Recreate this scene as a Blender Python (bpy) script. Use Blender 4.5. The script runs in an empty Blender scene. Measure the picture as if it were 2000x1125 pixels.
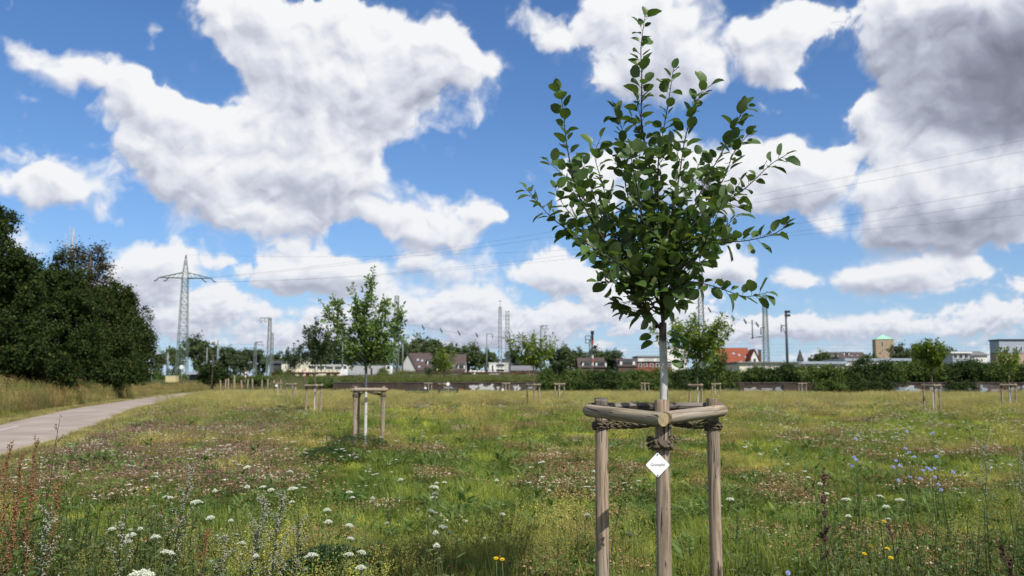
import bpy, math, random
import numpy as np
from mathutils import Vector, Matrix, Euler, Quaternion
R = math.radians
rng = np.random.default_rng(7)
random.seed(7)
scene = bpy.context.scene
COL = scene.collection

# ------------------------------------------------------------------ camera
CAM_Z, FPX = 1.40, 1750.0
PITCH = math.atan((745 - 562.5) / FPX)
cam_d = bpy.data.cameras.new('camera')
cam = bpy.data.objects.new('camera', cam_d)
COL.objects.link(cam)
cam.location = (0, 0, CAM_Z)
cam.rotation_euler = (R(90) + PITCH, 0, 0)
cam_d.sensor_width = 36
cam_d.lens = 36 * FPX / 2000
cam_d.clip_start, cam_d.clip_end = 0.05, 9000
cam_d.dof.use_dof = True
cam_d.dof.focus_distance = 4.6
cam_d.dof.aperture_fstop = 4.2
scene.camera = cam
_cp, _sp = math.cos(PITCH), math.sin(PITCH)

def ray(px, py):
    a, b = px - 1000.0, 562.5 - py
    return np.array([a, FPX * _cp - b * _sp, FPX * _sp + b * _cp])

def at(px, py, Y):
    d = ray(px, py)
    return np.array([0, 0, CAM_Z]) + d * (Y / d[1])

def sstep(a, b, x):
    t = np.clip((np.asarray(x, float) - a) / (b - a), 0, 1)
    return t * t * (3 - 2 * t)

# ------------------------------------------------------------------ lights
SUN_EL, SUN_PHI = 46.0, 35.0          # sun stands behind the camera, to the right
se, sp = R(SUN_EL), R(SUN_PHI)
sun_vec = Vector((math.sin(sp) * math.cos(se), -math.cos(sp) * math.cos(se), math.sin(se)))
ld = bpy.data.lights.new('sun', 'SUN')
ld.energy = 5.0
ld.angle = R(0.53)
ld.color = (1.0, 0.955, 0.88)
sun = bpy.data.objects.new('sun', ld)
COL.objects.link(sun)
sun.rotation_euler = sun_vec.to_track_quat('Z', 'Y').to_euler()
sun.location = (10, -14, 30)

# ------------------------------------------------------------------ node helpers
class NT:
    def __init__(self, tree):
        self.t, self.n, self.l = tree, tree.nodes, tree.links
    def node(self, typ, **kw):
        nd = self.n.new(typ)
        for k, v in kw.items():
            setattr(nd, k, v)
        return nd
    def put(self, sock, v):
        if v is None:
            return
        if isinstance(v, bpy.types.NodeSocket):
            self.l.new(v, sock)
        else:
            sock.default_value = v
    def math(self, op, a, b=None, c=None, clamp=False):
        nd = self.node('ShaderNodeMath', operation=op, use_clamp=clamp)
        for i, v in enumerate((a, b, c)):
            self.put(nd.inputs[i], v)
        return nd.outputs[0]
    def vmath(self, op, a, b=None, scale=None):
        nd = self.node('ShaderNodeVectorMath', operation=op)
        self.put(nd.inputs[0], a)
        if b is not None:
            self.put(nd.inputs[1], b)
        if scale is not None:
            self.put(nd.inputs['Scale'], scale)
        return nd.outputs['Value'] if op in ('LENGTH', 'DOT_PRODUCT') else nd.outputs[0]
    def mix(self, f, a, b, blend='MIX'):
        nd = self.node('ShaderNodeMix', data_type='RGBA', blend_type=blend)
        self.put(nd.inputs[0], f)
        self.put(nd.inputs[6], a)
        self.put(nd.inputs[7], b)
        return nd.outputs[2]
    def maprange(self, v, a, b, c=0.0, d=1.0, smooth=False):
        nd = self.node('ShaderNodeMapRange')
        if smooth:
            nd.interpolation_type = 'SMOOTHSTEP'
        self.put(nd.inputs[0], v)
        for i, x in enumerate((a, b, c, d)):
            self.put(nd.inputs[i + 1], x)
        return nd.outputs[0]
    def noise(self, vec, scale, detail=4, rough=.5, dist=0.0, out=0, dim='3D'):
        nd = self.node('ShaderNodeTexNoise', noise_dimensions=dim)
        if vec is not None:
            self.put(nd.inputs['Vector'], vec)
        self.put(nd.inputs['Scale'], scale)
        self.put(nd.inputs['Detail'], detail)
        self.put(nd.inputs['Roughness'], rough)
        self.put(nd.inputs['Distortion'], dist)
        return nd.outputs[out]

def c4(c):
    return (c[0], c[1], c[2], 1.0)

# ------------------------------------------------------------------ sky
# clouds are placed by compass direction and height above the horizon (radians)
def azel(px, py):
    d = ray(px, py)
    return math.atan2(d[0], d[1]), math.atan2(d[2], math.hypot(d[0], d[1]))

CLOUDS = [  # x, y, rx, ry, tilt(deg, clockwise), weight
    (70, 112, 85, 32, 18, .9), (160, 148, 95, 48, 22, 1), (270, 205, 110, 60, 25, 1), (390, 250, 120, 70, 18, 1),
    (480, 300, 130, 90, 15, 1), (590, 330, 140, 85, 12, 1), (670, 340, 85, 60, 8, 1), (240, 285, 60, 30, 30, .9),
    (320, 345, 110, 48, 28, 1), (430, 400, 120, 45, 22, .95), (540, 440, 70, 26, 15, .8), (630, 415, 66, 30, 0, 1.1), (745, 330, 50, 40, 30, .7),
    (60, 190, 50, 26, 20, .45), (95, 205, 30, 16, 10, .35),
    (455, 30, 65, 70, 40, .95), (520, 70, 75, 80, 0, 1), (590, 110, 100, 100, 0, 1), (690, 55, 75, 62, 0, 1),
    (700, 140, 110, 90, 0, 1), (800, 110, 110, 75, 0, 1), (870, 130, 80, 62, 0, 1), (925, 150, 42, 45, 0, .9),
    (640, 220, 120, 80, 0, 1), (740, 215, 90, 55, 0, 1), (460, 150, 50, 40, 0, .5), (980, 130, 40, 22, -20, .4),
    (640, 290, 110, 70, 0, .95), (905, 228, 52, 24, 0, .72), (840, 262, 36, 30, 20, .62),
    (112, 340, 88, 48, 5, 1.2), (60, 370, 72, 40, 0, 1.2), (170, 385, 55, 28, 10, .9), (215, 425, 35, 15, 10, .5),
    (838, 420, 92, 54, 0, 1.25), (765, 450, 64, 30, 0, 1.2), (900, 425, 60, 40, 0, 1), (910, 445, 55, 35, 0, .95), (975, 425, 22, 22, 0, .55),
    (870, 515, 110, 34, 0, .8), (800, 505, 50, 20, 0, .7),
    (300, 490, 65, 45, 0, 1), (270, 530, 60, 55, 0, 1), (340, 500, 40, 36, 0, .9), (430, 515, 45, 32, 0, .9), (310, 575, 95, 40, 0, .95), (40, 470, 45, 35, 30, .7),
    (600, 518, 80, 44, 0, 1.25), (545, 545, 60, 25, 0, .9), (660, 535, 60, 32, 0, .95), (720, 560, 60, 24, 0, .7),
    (425, 590, 48, 24, 0, .95), (470, 615, 60, 26, 0, .8), (340, 620, 80, 24, 0, .8), (560, 620, 50, 20, 0, .5),
    (1225, 60, 90, 85, 0, 1), (1330, 70, 80, 80, 0, 1), (1270, 150, 110, 42, 0, 1), (1180, 20, 50, 40, 0, .8), (1375, 130, 26, 40, 0, .6),
    (1490, 90, 78, 60, 0, 1), (1560, 50, 55, 48, 0, 1), (1520, 145, 70, 28, 0, .9), (1465, 60, 30, 36, 0, .6),
    (1050, 40, 60, 34, 20, .78), (1100, 80, 46, 46, 0, .75), (1510, 225, 40, 18, 10, .5), (1600, 170, 30, 14, 30, .35), (1570, 160, 26, 14, 10, .4),
    (1780, 40, 120, 80, 10, 1), (1900, 60, 170, 130, 0, 1), (1820, 150, 110, 95, 0, 1), (1950, 180, 110, 110, 0, 1), (2080, 120, 130, 150, 0, 1),
    (1690, 250, 62, 50, 0, 1), (1760, 235, 80, 55, 0, 1), (1800, 320, 110, 70, 0, 1), (1940, 320, 120, 80, 0, 1),
    (1830, 400, 130, 62, 0, 1), (1960, 400, 110, 60, 0, 1), (1850, 450, 90, 34, 0, 1), (2100, 350, 120, 110, 0, 1), (1765, 400, 60, 55, 0, 1),
    (1400, 345, 130, 62, 0, 1), (1520, 345, 100, 62, 0, 1), (1600, 320, 62, 38, 0, 1), (1610, 375, 70, 40, 0, 1), (1450, 400, 110, 30, 0, .9),
    (1630, 435, 42, 26, 0, .9), (1280, 300, 90, 45, 0, .9), (1140, 350, 80, 55, 0, .9), (1190, 400, 70, 35, 0, .8),
    (1085, 520, 64, 40, 0, 1.2), (1130, 550, 60, 24, 0, .8), (1395, 520, 72, 34, 0, 1), (1450, 535, 45, 28, 0, .8), (1230, 560, 80, 34, 0, .8),
    (1740, 525, 70, 34, 0, 1), (1690, 545, 80, 28, 0, 1), (1850, 535, 80, 34, 0, .85), (1555, 550, 34, 24, 0, 1), (1870, 500, 40, 18, 0, .7), (1995, 555, 20, 20, 0, .7),
    (820, 590, 90, 32, 0, .95), (950, 590, 70, 36, 0, 1), (720, 610, 80, 30, 0, .8), (1010, 640, 110, 30, 0, .85), (1085, 620, 42, 34, 20, .9), (880, 640, 120, 26, 0, .8),
    (1580, 610, 45, 16, 0, .5), (1620, 640, 90, 26, 0, .85), (1770, 630, 90, 28, 0, .95), (1480, 645, 90, 26, 0, .8), (1940, 610, 42, 26, 0, .95), (1900, 640, 90, 22, 0, .8),
    (1250, 625, 110, 30, 0, .7), (550, 655, 150, 22, 0, .7), (1350, 600, 60, 26, 0, .6), (660, 640, 80, 22, 0, .6), (1160, 590, 60, 26, 0, .7),
    (300, 60, 14, 10, 0, .25), (480, 20, 16, 16, 0, .3), (310, 45, 20, 12, 0, .4),
]
SHADES = [  # grey bellies of the clouds
    (1900, 110, 190, 120, 10, 1.25), (1860, 225, 120, 50, 12, .8), (2010, 150, 110, 110, 0, .8), (1880, 435, 150, 48, -8, 1.0), (1990, 380, 80, 40, 0, .45), (1760, 420, 60, 40, 20, .5),
    (720, 210, 130, 45, 0, .42), (640, 385, 130, 28, 8, .45), (860, 195, 90, 25, -10, .3), (560, 180, 60, 60, 0, .22), (300, 270, 70, 22, 28, .3), (430, 420, 130, 24, 22, .3),
    (840, 470, 120, 18, 0, .5), (900, 535, 110, 16, 0, .4), (120, 405, 80, 16, 5, .4), (300, 560, 80, 28, 0, .45), (620, 555, 100, 16, 0, .4),
    (1290, 150, 110, 40, 0, .4), (1530, 140, 60, 26, 0, .35), (1570, 395, 90, 26, 0, .4), (1660, 300, 40, 60, 0, .2), (1720, 565, 120, 14, 0, .5), (1420, 555, 70, 14, 0, .4), (1090, 555, 70, 14, 0, .35),
    (600, 650, 500, 26, 0, .35), (1500, 660, 600, 22, 0, .4), (950, 625, 120, 14, 0, .3),
]


def _hash_grid(seed):
    return np.random.default_rng(seed).permutation(256)

_PERM = np.concatenate([_hash_grid(3), _hash_grid(3)])
_ang = np.random.default_rng(5).random(256) * 2 * np.pi
_GX, _GY = np.cos(_ang), np.sin(_ang)

def gnoise(x, y):
    """gradient noise, about -0.7 .. 0.7"""
    xi, yi = np.floor(x).astype(int), np.floor(y).astype(int)
    fx, fy = x - xi, y - yi
    u, v = fx ** 3 * (fx * (fx * 6 - 15) + 10), fy ** 3 * (fy * (fy * 6 - 15) + 10)
    def g(ix, iy, dx, dy):
        h = _PERM[(_PERM[ix & 255] + iy) & 255]
        return _GX[h] * dx + _GY[h] * dy
    a, b = g(xi, yi, fx, fy), g(xi + 1, yi, fx - 1, fy)
    c, d = g(xi, yi + 1, fx, fy - 1), g(xi + 1, yi + 1, fx - 1, fy - 1)
    return (a + (b - a) * u) * (1 - v) + (c + (d - c) * u) * v

def fbm(x, y, octaves=5, rough=.5, billow=False):
    s, amp, tot = 0.0, 1.0, 0.0
    for k in range(octaves):
        n = gnoise(x + 17.3 * k, y - 9.1 * k)
        s = s + amp * ((np.abs(n) * 2.2 - .55) if billow else n)
        tot += amp
        amp *= rough
        x, y = x * 2.03, y * 2.03
    return s / tot

def smooth_shift(a, dx, dy):
    """a sampled at an offset of (dx, dy) grid cells, clamped"""
    h, w = a.shape
    ix = np.clip(np.arange(w) + dx, 0, w - 1)
    iy = np.clip(np.arange(h) + dy, 0, h - 1)
    return a[iy][:, ix]

def box_blur(a, r):
    for ax in (0, 1):
        pad = [(0, 0), (0, 0)]
        pad[ax] = (r + 1, r)
        c = np.cumsum(np.pad(a, pad, mode='edge'), axis=ax)
        n = a.shape[ax]
        a = (np.take(c, np.arange(2 * r + 1, 2 * r + 1 + n), axis=ax) - np.take(c, np.arange(0, n), axis=ax)) / (2 * r + 1)
    return a

def blob_sum(A, E, items, grow):
    acc = np.zeros_like(A)
    for (x, y, rx, ry, rot, w) in items:
        az, el = azel(x, y)
        k = 1 / FPX * grow * math.cos(math.atan2(abs(x - 1000), FPX)) ** 1.2
        c, s = math.cos(-R(rot)), math.sin(-R(rot))
        dx, dy = A - az, E - el
        r = np.sqrt(((dx * c + dy * s) / (rx * k)) ** 2 + ((-dx * s + dy * c) / (ry * k)) ** 2)
        acc += w * np.clip(1 - r, 0, 1)
    return acc

def sky_fields(AZ, EL):
    """cloud cover and cloud brightness on a regular azimuth / elevation grid (rows go up)"""
    A, E = np.meshgrid(AZ, EL)
    step = AZ[1] - AZ[0]
    wx = fbm(A * 9, E * 9, 3) * .050 + fbm(A * 34 + 5, E * 34, 3) * .016
    wy = fbm(A * 9 + 31, E * 9 + 7, 3) * .040 + fbm(A * 34 + 50, E * 34, 3) * .016
    low = 1 - sstep(.05, .16, E)
    wx, wy = wx * (1 - .55 * low), wy * (1 - .6 * low)
    P, Q = A + wx, E + wy
    b = np.minimum(blob_sum(P, Q, CLOUDS, 1.58), 1.25) * (1 - .20 * low)
    fz = 1 + 1.1 * low
    puff = fbm(P * 24, Q * 28, 5, .5, billow=True) * (1 - low) + fbm(P * 46, Q * 62, 4, .5, billow=True) * low
    fine = fbm(P * 70, Q * 80, 4, .6)
    wisp = fbm(A * 12 + 3, E * 15, 7, .56) * (1 - low) + fbm(A * 22 + 3, E * 44, 6, .56) * low
    veil = fbm(A * 6 + 8, E * 30 + 2, 6, .55)
    d = b + .46 * puff + .86 * wisp * (1 - .05 * low) + .28 * fine
    d = d - .34 * sstep(.02, .30, fbm(A * 5.5 + 60, E * 8 + 14, 4, .55)) * (1 - low)
    d = d + low * sstep(.0, .03, E) * (.34 + 1.0 * veil)
    away = np.maximum(sstep(.62, .85, np.abs(A)), sstep(.47, .65, E))
    d = d + away * .9 * sstep(-.03, .16, fbm(A * 3.2, E * 5, 4))
    soft = .18 + .62 * sstep(-.28, .32, fbm(A * 7 + 40, E * 7, 3))
    cover = sstep(.46 - .5 * soft, .46 + .62 * soft, d)
    cover = np.clip(cover * .97 + .07 * sstep(.12, .4, d), 0, 1)
    thick = np.clip(d - .40, 0, None)
    # light reaching each point through the cloud above it, sun high and to the right
    occ = np.zeros_like(d)
    tsm = box_blur(box_blur(np.minimum(thick, 1.1), max(1, int(.005 / step))), max(1, int(.005 / step)))
    for i in range(1, 11):
        r = .0045 * i / step * (1 - .45 * low.mean())
        occ += smooth_shift(tsm, int(round(.4 * r)), int(round(r))) * (1 - i / 13)
    occ /= 5.2
    ku = max(1, int(round(.004 / step)))
    kw = max(1, int(round(.013 / step)))
    hsm = box_blur(np.minimum(thick, 1.0), max(1, int(.004 / step)))
    form = hsm - smooth_shift(hsm, int(.5 * kw), kw)
    kq = max(1, int(round(.006 / step)))
    form = form * (1 - low) + .95 * low * (thick - smooth_shift(thick, int(.5 * kq), kq))
    near = thick - .5 * (smooth_shift(thick, int(.6 * ku), ku) + smooth_shift(thick, 2 * ku, 3 * ku))
    sh = box_blur(blob_sum(A + wx * .9, E + wy * .9, SHADES, 1.5), max(1, int(.008 / step)))
    big = fbm(A * 8 + 20, E * 11, 4, .5)
    light = .985 + .27 * np.clip(form, -.4, .4) - .17 * np.clip(occ, 0, 1.3) + .34 * np.clip(near, -.35, .30) - .46 * sh * (1 + .5 * wisp) + .05 * puff + .17 * big - .07 * low
    return cover, np.clip(light, 0, 1), A, E

world = bpy.data.worlds.new('World')
scene.world = world
world.use_nodes = True
wt = world.node_tree
wt.nodes.clear()
W = NT(wt)
SKYK = .105

def nishita(N):
    s = N.node('ShaderNodeTexSky', sky_type='NISHITA')
    s.sun_disc = False
    s.sun_elevation = se
    s.sun_rotation = math.atan2(sun_vec.x, sun_vec.y)
    s.altitude = 50
    s.air_density = 1.0
    s.dust_density = .6
    s.ozone_density = 1.6
    return s

sky_node = nishita(W)
wtc = W.node('ShaderNodeTexCoord')
wcl = W.maprange(W.noise(wtc.outputs['Generated'], 2.6, 3, .5), .45, .62, 0, .65, smooth=True)
wbg = W.node('ShaderNodeBackground')
W.put(wbg.inputs[0], W.mix(wcl, sky_node.outputs[0], (6.6, 6.9, 7.6, 1)))
wbg.inputs[1].default_value = SKYK
wout = W.node('ShaderNodeOutputWorld')
W.put(wout.inputs[0], wbg.outputs[0])

def sky_material():
    m = bpy.data.materials.new('sky_and_clouds')
    m.use_nodes = True
    m.node_tree.nodes.clear()
    N = NT(m.node_tree)
    geo = N.node('ShaderNodeNewGeometry')
    v = N.vmath('NORMALIZE', geo.outputs['Position'])
    s = nishita(N)
    N.put(s.inputs['Vector'], v)
    sx = N.node('ShaderNodeSeparateXYZ')
    N.put(sx.inputs[0], v)
    eln = N.math('MAXIMUM', sx.outputs[2], 0.0)
    at_ = N.node('ShaderNodeAttribute', attribute_name='cloud')
    sc = N.node('ShaderNodeSeparateColor')
    N.put(sc.inputs[0], at_.outputs['Color'])
    ramp = N.node('ShaderNodeValToRGB')
    N.put(ramp.inputs[0], sc.outputs[1])
    cr = ramp.color_ramp
    cr.elements[0].position, cr.elements[0].color = 0.0, (.17, .185, .24, 1)
    cr.elements[1].position, cr.elements[1].color = 1.0, (.93, .935, .95, 1)
    for pos, c in ((.35, (.30, .32, .41)), (.60, (.51, .54, .64)), (.76, (.69, .715, .80)), (.88, (.83, .845, .89))):
        e = cr.elements.new(pos)
        e.color = c4(c)
    haze = N.math('POWER', 2.718, N.math('MULTIPLY', eln, -10.0))
    skyc = N.mix(1.0, s.outputs[0], (SKYK * SKY_T[0], SKYK * SKY_T[1], SKYK * SKY_T[2], 1), 'MULTIPLY')
    skyc = N.mix(N.math('MULTIPLY', haze, .70), skyc, (.58, .70, .90, 1))
    cloudc = N.mix(N.math('MULTIPLY', haze, .5), ramp.outputs[0], (.62, .68, .80, 1))
    fin = N.mix(sc.outputs[0], skyc, cloudc)
    em = N.node('ShaderNodeEmission')
    N.put(em.inputs[0], fin)
    out = N.node('ShaderNodeOutputMaterial')
    N.put(out.inputs[0], em.outputs[0])
    m.cycles.emission_sampling = 'NONE'
    return m

SKY_T = (.56, .86, 1.22)
AZ = np.arange(-1.1, 1.1, .0012)
EL = np.arange(-.02, .55, .0012)
cover, light, A_, E_ = sky_fields(AZ, EL)
rad = 4200.0
sky_v = np.stack([np.sin(A_) * np.cos(E_), np.cos(A_) * np.cos(E_), np.sin(E_)], -1).reshape(-1, 3) * rad
nr, nc = A_.shape
ii = (np.arange(nr - 1)[:, None] * nc + np.arange(nc - 1)[None, :]).reshape(-1)
sky_f = np.stack([ii, ii + nc, ii + nc + 1, ii + 1], 1)
me = bpy.data.meshes.new('sky')
me.vertices.add(len(sky_v)); me.vertices.foreach_set('co', sky_v.ravel().astype(np.float32))
me.loops.add(sky_f.size); me.loops.foreach_set('vertex_index', sky_f.ravel().astype(np.int32))
me.polygons.add(len(sky_f))
me.polygons.foreach_set('loop_start', np.arange(0, sky_f.size, 4, dtype=np.int32))
me.update(calc_edges=True)
ca = me.attributes.new('cloud', 'FLOAT_COLOR', 'POINT')
ca.data.foreach_set('color', np.stack([cover.ravel(), light.ravel(), 0 * light.ravel(), 1 + 0 * light.ravel()], 1).ravel().astype(np.float32))
me.materials.append(sky_material())
sky_ob = bpy.data.objects.new('sky', me)
COL.objects.link(sky_ob)
sky_ob['kind'] = 'structure'

scene.view_settings.view_transform = 'Standard'
scene.view_settings.look = 'None'
scene.view_settings.exposure = 0
scene.render.engine = 'CYCLES'
scene.cycles.max_bounces = 6
scene.cycles.diffuse_bounces = 3
scene.cycles.glossy_bounces = 2
scene.cycles.transmission_bounces = 4
scene.cycles.transparent_max_bounces = 6
scene.cycles.caustics_reflective = False
scene.cycles.caustics_refractive = False
scene.cycles.use_denoising = True

# ------------------------------------------------------------------ mesh helpers
class MB:
    """collects pieces and links them as ONE mesh object"""
    def __init__(self):
        self.v, self.loops, self.starts, self.mi, self.sm = [], [], [], [], []
        self.nv = self.nl = 0
    def add(self, verts, faces, mat=0, smooth=False):
        verts = np.asarray(verts, float).reshape(-1, 3)
        self.v.append(verts)
        if isinstance(faces, np.ndarray):
            k = faces.shape[1]
            self.loops.append((faces + self.nv).ravel())
            self.starts.append(np.arange(len(faces)) * k + self.nl)
            self.nl += faces.size
            nf = len(faces)
        else:
            nf = len(faces)
            for f in faces:
                self.loops.append(np.asarray(f) + self.nv)
                self.starts.append(np.array([self.nl]))
                self.nl += len(f)
        self.mi.append(np.full(nf, mat, np.int32))
        self.sm.append(np.full(nf, smooth, bool))
        self.nv += len(verts)
        return self
    def box(self, c, s, rot=None, mat=0):
        x, y, z = np.asarray(s, float) / 2
        v = np.array([[-x, -y, -z], [x, -y, -z], [x, y, -z], [-x, y, -z], [-x, -y, z], [x, -y, z], [x, y, z], [-x, y, z]])
        if rot is not None:
            v = v @ np.array(Euler(rot).to_matrix()).T
        f = np.array([[0, 3, 2, 1], [4, 5, 6, 7], [0, 1, 5, 4], [1, 2, 6, 5], [2, 3, 7, 6], [3, 0, 4, 7]])
        return self.add(v + np.asarray(c, float), f, mat)
    def prism(self, poly, y0, y1, mat=0):
        """poly: list of (x, z), extruded from y0 to y1"""
        n = len(poly)
        v = [(x, y0, z) for x, z in poly] + [(x, y1, z) for x, z in poly]
        f = [tuple(range(n)), tuple(range(2 * n - 1, n - 1, -1))] + [(i, i + n, (i + 1) % n + n, (i + 1) % n) for i in range(n)]
        return self.add(v, f, mat)
    def tube(self, pts, rad, seg=8, mat=0, smooth=True, caps=True, jitter=0.0):
        pts = np.asarray(pts, float)
        n = len(pts)
        rad = np.broadcast_to(np.asarray(rad, float), (n,))
        t = np.gradient(pts, axis=0)
        t /= np.linalg.norm(t, axis=1)[:, None] + 1e-12
        ref = np.array([0, 0, 1.0]) if abs(t[:, 2]).mean() < .8 else np.array([1.0, 0, 0])
        u = np.cross(t, ref)
        u /= np.linalg.norm(u, axis=1)[:, None] + 1e-12
        w = np.cross(t, u)
        a = np.arange(seg) * 2 * np.pi / seg
        r = rad[:, None] * (1 + (rng.random((n, seg)) - .5) * 2 * jitter)
        v = pts[:, None, :] + r[..., None] * (np.cos(a)[None, :, None] * u[:, None, :] + np.sin(a)[None, :, None] * w[:, None, :])
        i = np.arange(n - 1)[:, None] * seg
        j = np.arange(seg)[None, :]
        k = (np.arange(seg)[None, :] + 1) % seg
        f = np.stack([i + j, i + seg + j, i + seg + k, i + k], -1).reshape(-1, 4)
        base = self.nv
        self.add(v.reshape(-1, 3), f, mat, smooth)
        if caps:
            fs = [np.arange(seg), (n - 1) * seg + np.arange(seg)[::-1]]
            for q in fs:
                self.loops.append(q + base)
                self.starts.append(np.array([self.nl]))
                self.nl += seg
                self.mi.append(np.array([mat], np.int32))
                self.sm.append(np.array([False]))
        return self
    def bar(self, a, b, w, mat=0):
        return self.tube([a, b], w * .7, 4, mat, False)
    def mesh(self, name, mats):
        me = bpy.data.meshes.new(name)
        v = np.concatenate(self.v).astype(np.float32)
        lo = np.concatenate(self.loops).astype(np.int32)
        st = np.concatenate(self.starts).astype(np.int32)
        me.vertices.add(len(v)); me.vertices.foreach_set('co', v.ravel())
        me.loops.add(len(lo)); me.loops.foreach_set('vertex_index', lo)
        me.polygons.add(len(st)); me.polygons.foreach_set('loop_start', st)
        me.polygons.foreach_set('material_index', np.concatenate(self.mi))
        me.polygons.foreach_set('use_smooth', np.concatenate(self.sm))
        me.update(calc_edges=True)
        for m in (mats if isinstance(mats, (list, tuple)) else [mats]):
            me.materials.append(m)
        return me
    def build(self, name, mats, parent=None, loc=None):
        o = bpy.data.objects.new(name, self.mesh(name, mats))
        COL.objects.link(o)
        if parent is not None:
            o.parent = parent
        if loc is not None:
            o.location = loc
        return o

def thing(name, label, cat, loc=(0, 0, 0), rz=0.0, group=None):
    o = bpy.data.objects.new(name, None)
    o.empty_display_size = .2
    COL.objects.link(o)
    o.location = [float(x) for x in loc]
    o.rotation_euler = (0, 0, rz)
    o['label'], o['category'] = label, cat
    if group:
        o['group'] = group
    return o

def tag(o, label, cat, group=None):
    o['label'], o['category'] = label, cat
    if group:
        o['group'] = group
    return o

def dup(root, loc, rz=0.0, scale=1.0, label=None, group=None):
    def cp(o, par):
        c = o.copy()
        COL.objects.link(c)
        if par is not None:
            c.parent = par
        for ch in o.children:
            cp(ch, c)
        return c
    r = cp(root, None)
    r.location = [float(x) for x in loc]
    r.rotation_euler = (0, 0, rz)
    r.scale = (scale,) * 3 if not hasattr(scale, '__len__') else scale
    if label:
        r['label'] = label
    if group:
        r['group'] = group
    return r

# ------------------------------------------------------------------ materials
def mat_new(name):
    m = bpy.data.materials.new(name)
    m.use_nodes = True
    m.node_tree.nodes.clear()
    N = NT(m.node_tree)
    N.out = N.node('ShaderNodeOutputMaterial')
    return m, N

def principled(N, col, rough=.7, metal=0.0, spec=.3, bump=None, bump_d=.01, bump_s=.4):
    b = N.node('ShaderNodeBsdfPrincipled')
    N.put(b.inputs['Base Color'], col if isinstance(col, bpy.types.NodeSocket) else c4(col))
    N.put(b.inputs['Roughness'], rough)
    N.put(b.inputs['Metallic'], metal)
    N.put(b.inputs['Specular IOR Level'], spec)
    if bump is not None:
        bp = N.node('ShaderNodeBump')
        bp.inputs['Strength'].default_value = bump_s
        bp.inputs['Distance'].default_value = bump_d
        N.put(bp.inputs['Height'], bump)
        N.put(b.inputs['Normal'], bp.outputs[0])
    return b

_mats = {}
def paint(name, col, rough=.6, metal=0.0, var=.25, scale=3.0, spec=.3):
    """a weathered surface: two scales of noise over one base colour"""
    if name in _mats:
        return _mats[name]
    m, N = mat_new(name)
    tcn = N.node('ShaderNodeTexCoord').outputs['Object']
    n1 = N.noise(tcn, scale, 6, .6)
    n2 = N.noise(N.vmath('MULTIPLY', tcn, (1, 1, .25)), scale * 6, 4, .6)
    f = N.math('ADD', N.math('MULTIPLY', n1, .6), N.math('MULTIPLY', n2, .4))
    lo = tuple(x * (1 - var) for x in col)
    hi = tuple(min(1, x * (1 + var * .6)) for x in col)
    c = N.mix(N.maprange(f, .32, .68), c4(lo), c4(hi))
    b = principled(N, c, rough, metal, spec, n2, .003, .2)
    N.put(N.out.inputs[0], b.outputs[0])
    _mats[name] = m
    return m

def leaf_mat(name, dark, light, yellow=None, rough=.45, transl=.25, spec=.35, clump=0.0, under=None):
    m, N = mat_new(name)
    geo = N.node('ShaderNodeNewGeometry')
    r = geo.outputs['Random Per Island']
    c = N.mix(r, c4(dark), c4(light))
    if clump:
        n = N.noise(N.node('ShaderNodeTexCoord').outputs['Object'], clump, 3, .6)
        c = N.mix(N.maprange(n, .40, .60), N.mix(.75, c4(tuple(x * .7 for x in dark)), c), c)
    if yellow is not None:
        c = N.mix(N.maprange(N.math('FRACT', N.math('MULTIPLY', r, 37.3)), .975, .985), c, c4(yellow))
    if under is not None:
        c = N.mix(N.math('MULTIPLY', geo.outputs['Backfacing'], .7), c, c4(under))
    b = principled(N, c, rough, 0, spec)
    t = N.node('ShaderNodeBsdfTranslucent')
    N.put(t.inputs[0], N.mix(1.0, c, (1.5, 1.7, .6, 1), 'MULTIPLY'))
    mx = N.node('ShaderNodeMixShader')
    mx.inputs[0].default_value = transl
    N.put(mx.inputs[1], b.outputs[0])
    N.put(mx.inputs[2], t.outputs[0])
    N.put(N.out.inputs[0], mx.outputs[0])
    return m

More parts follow.
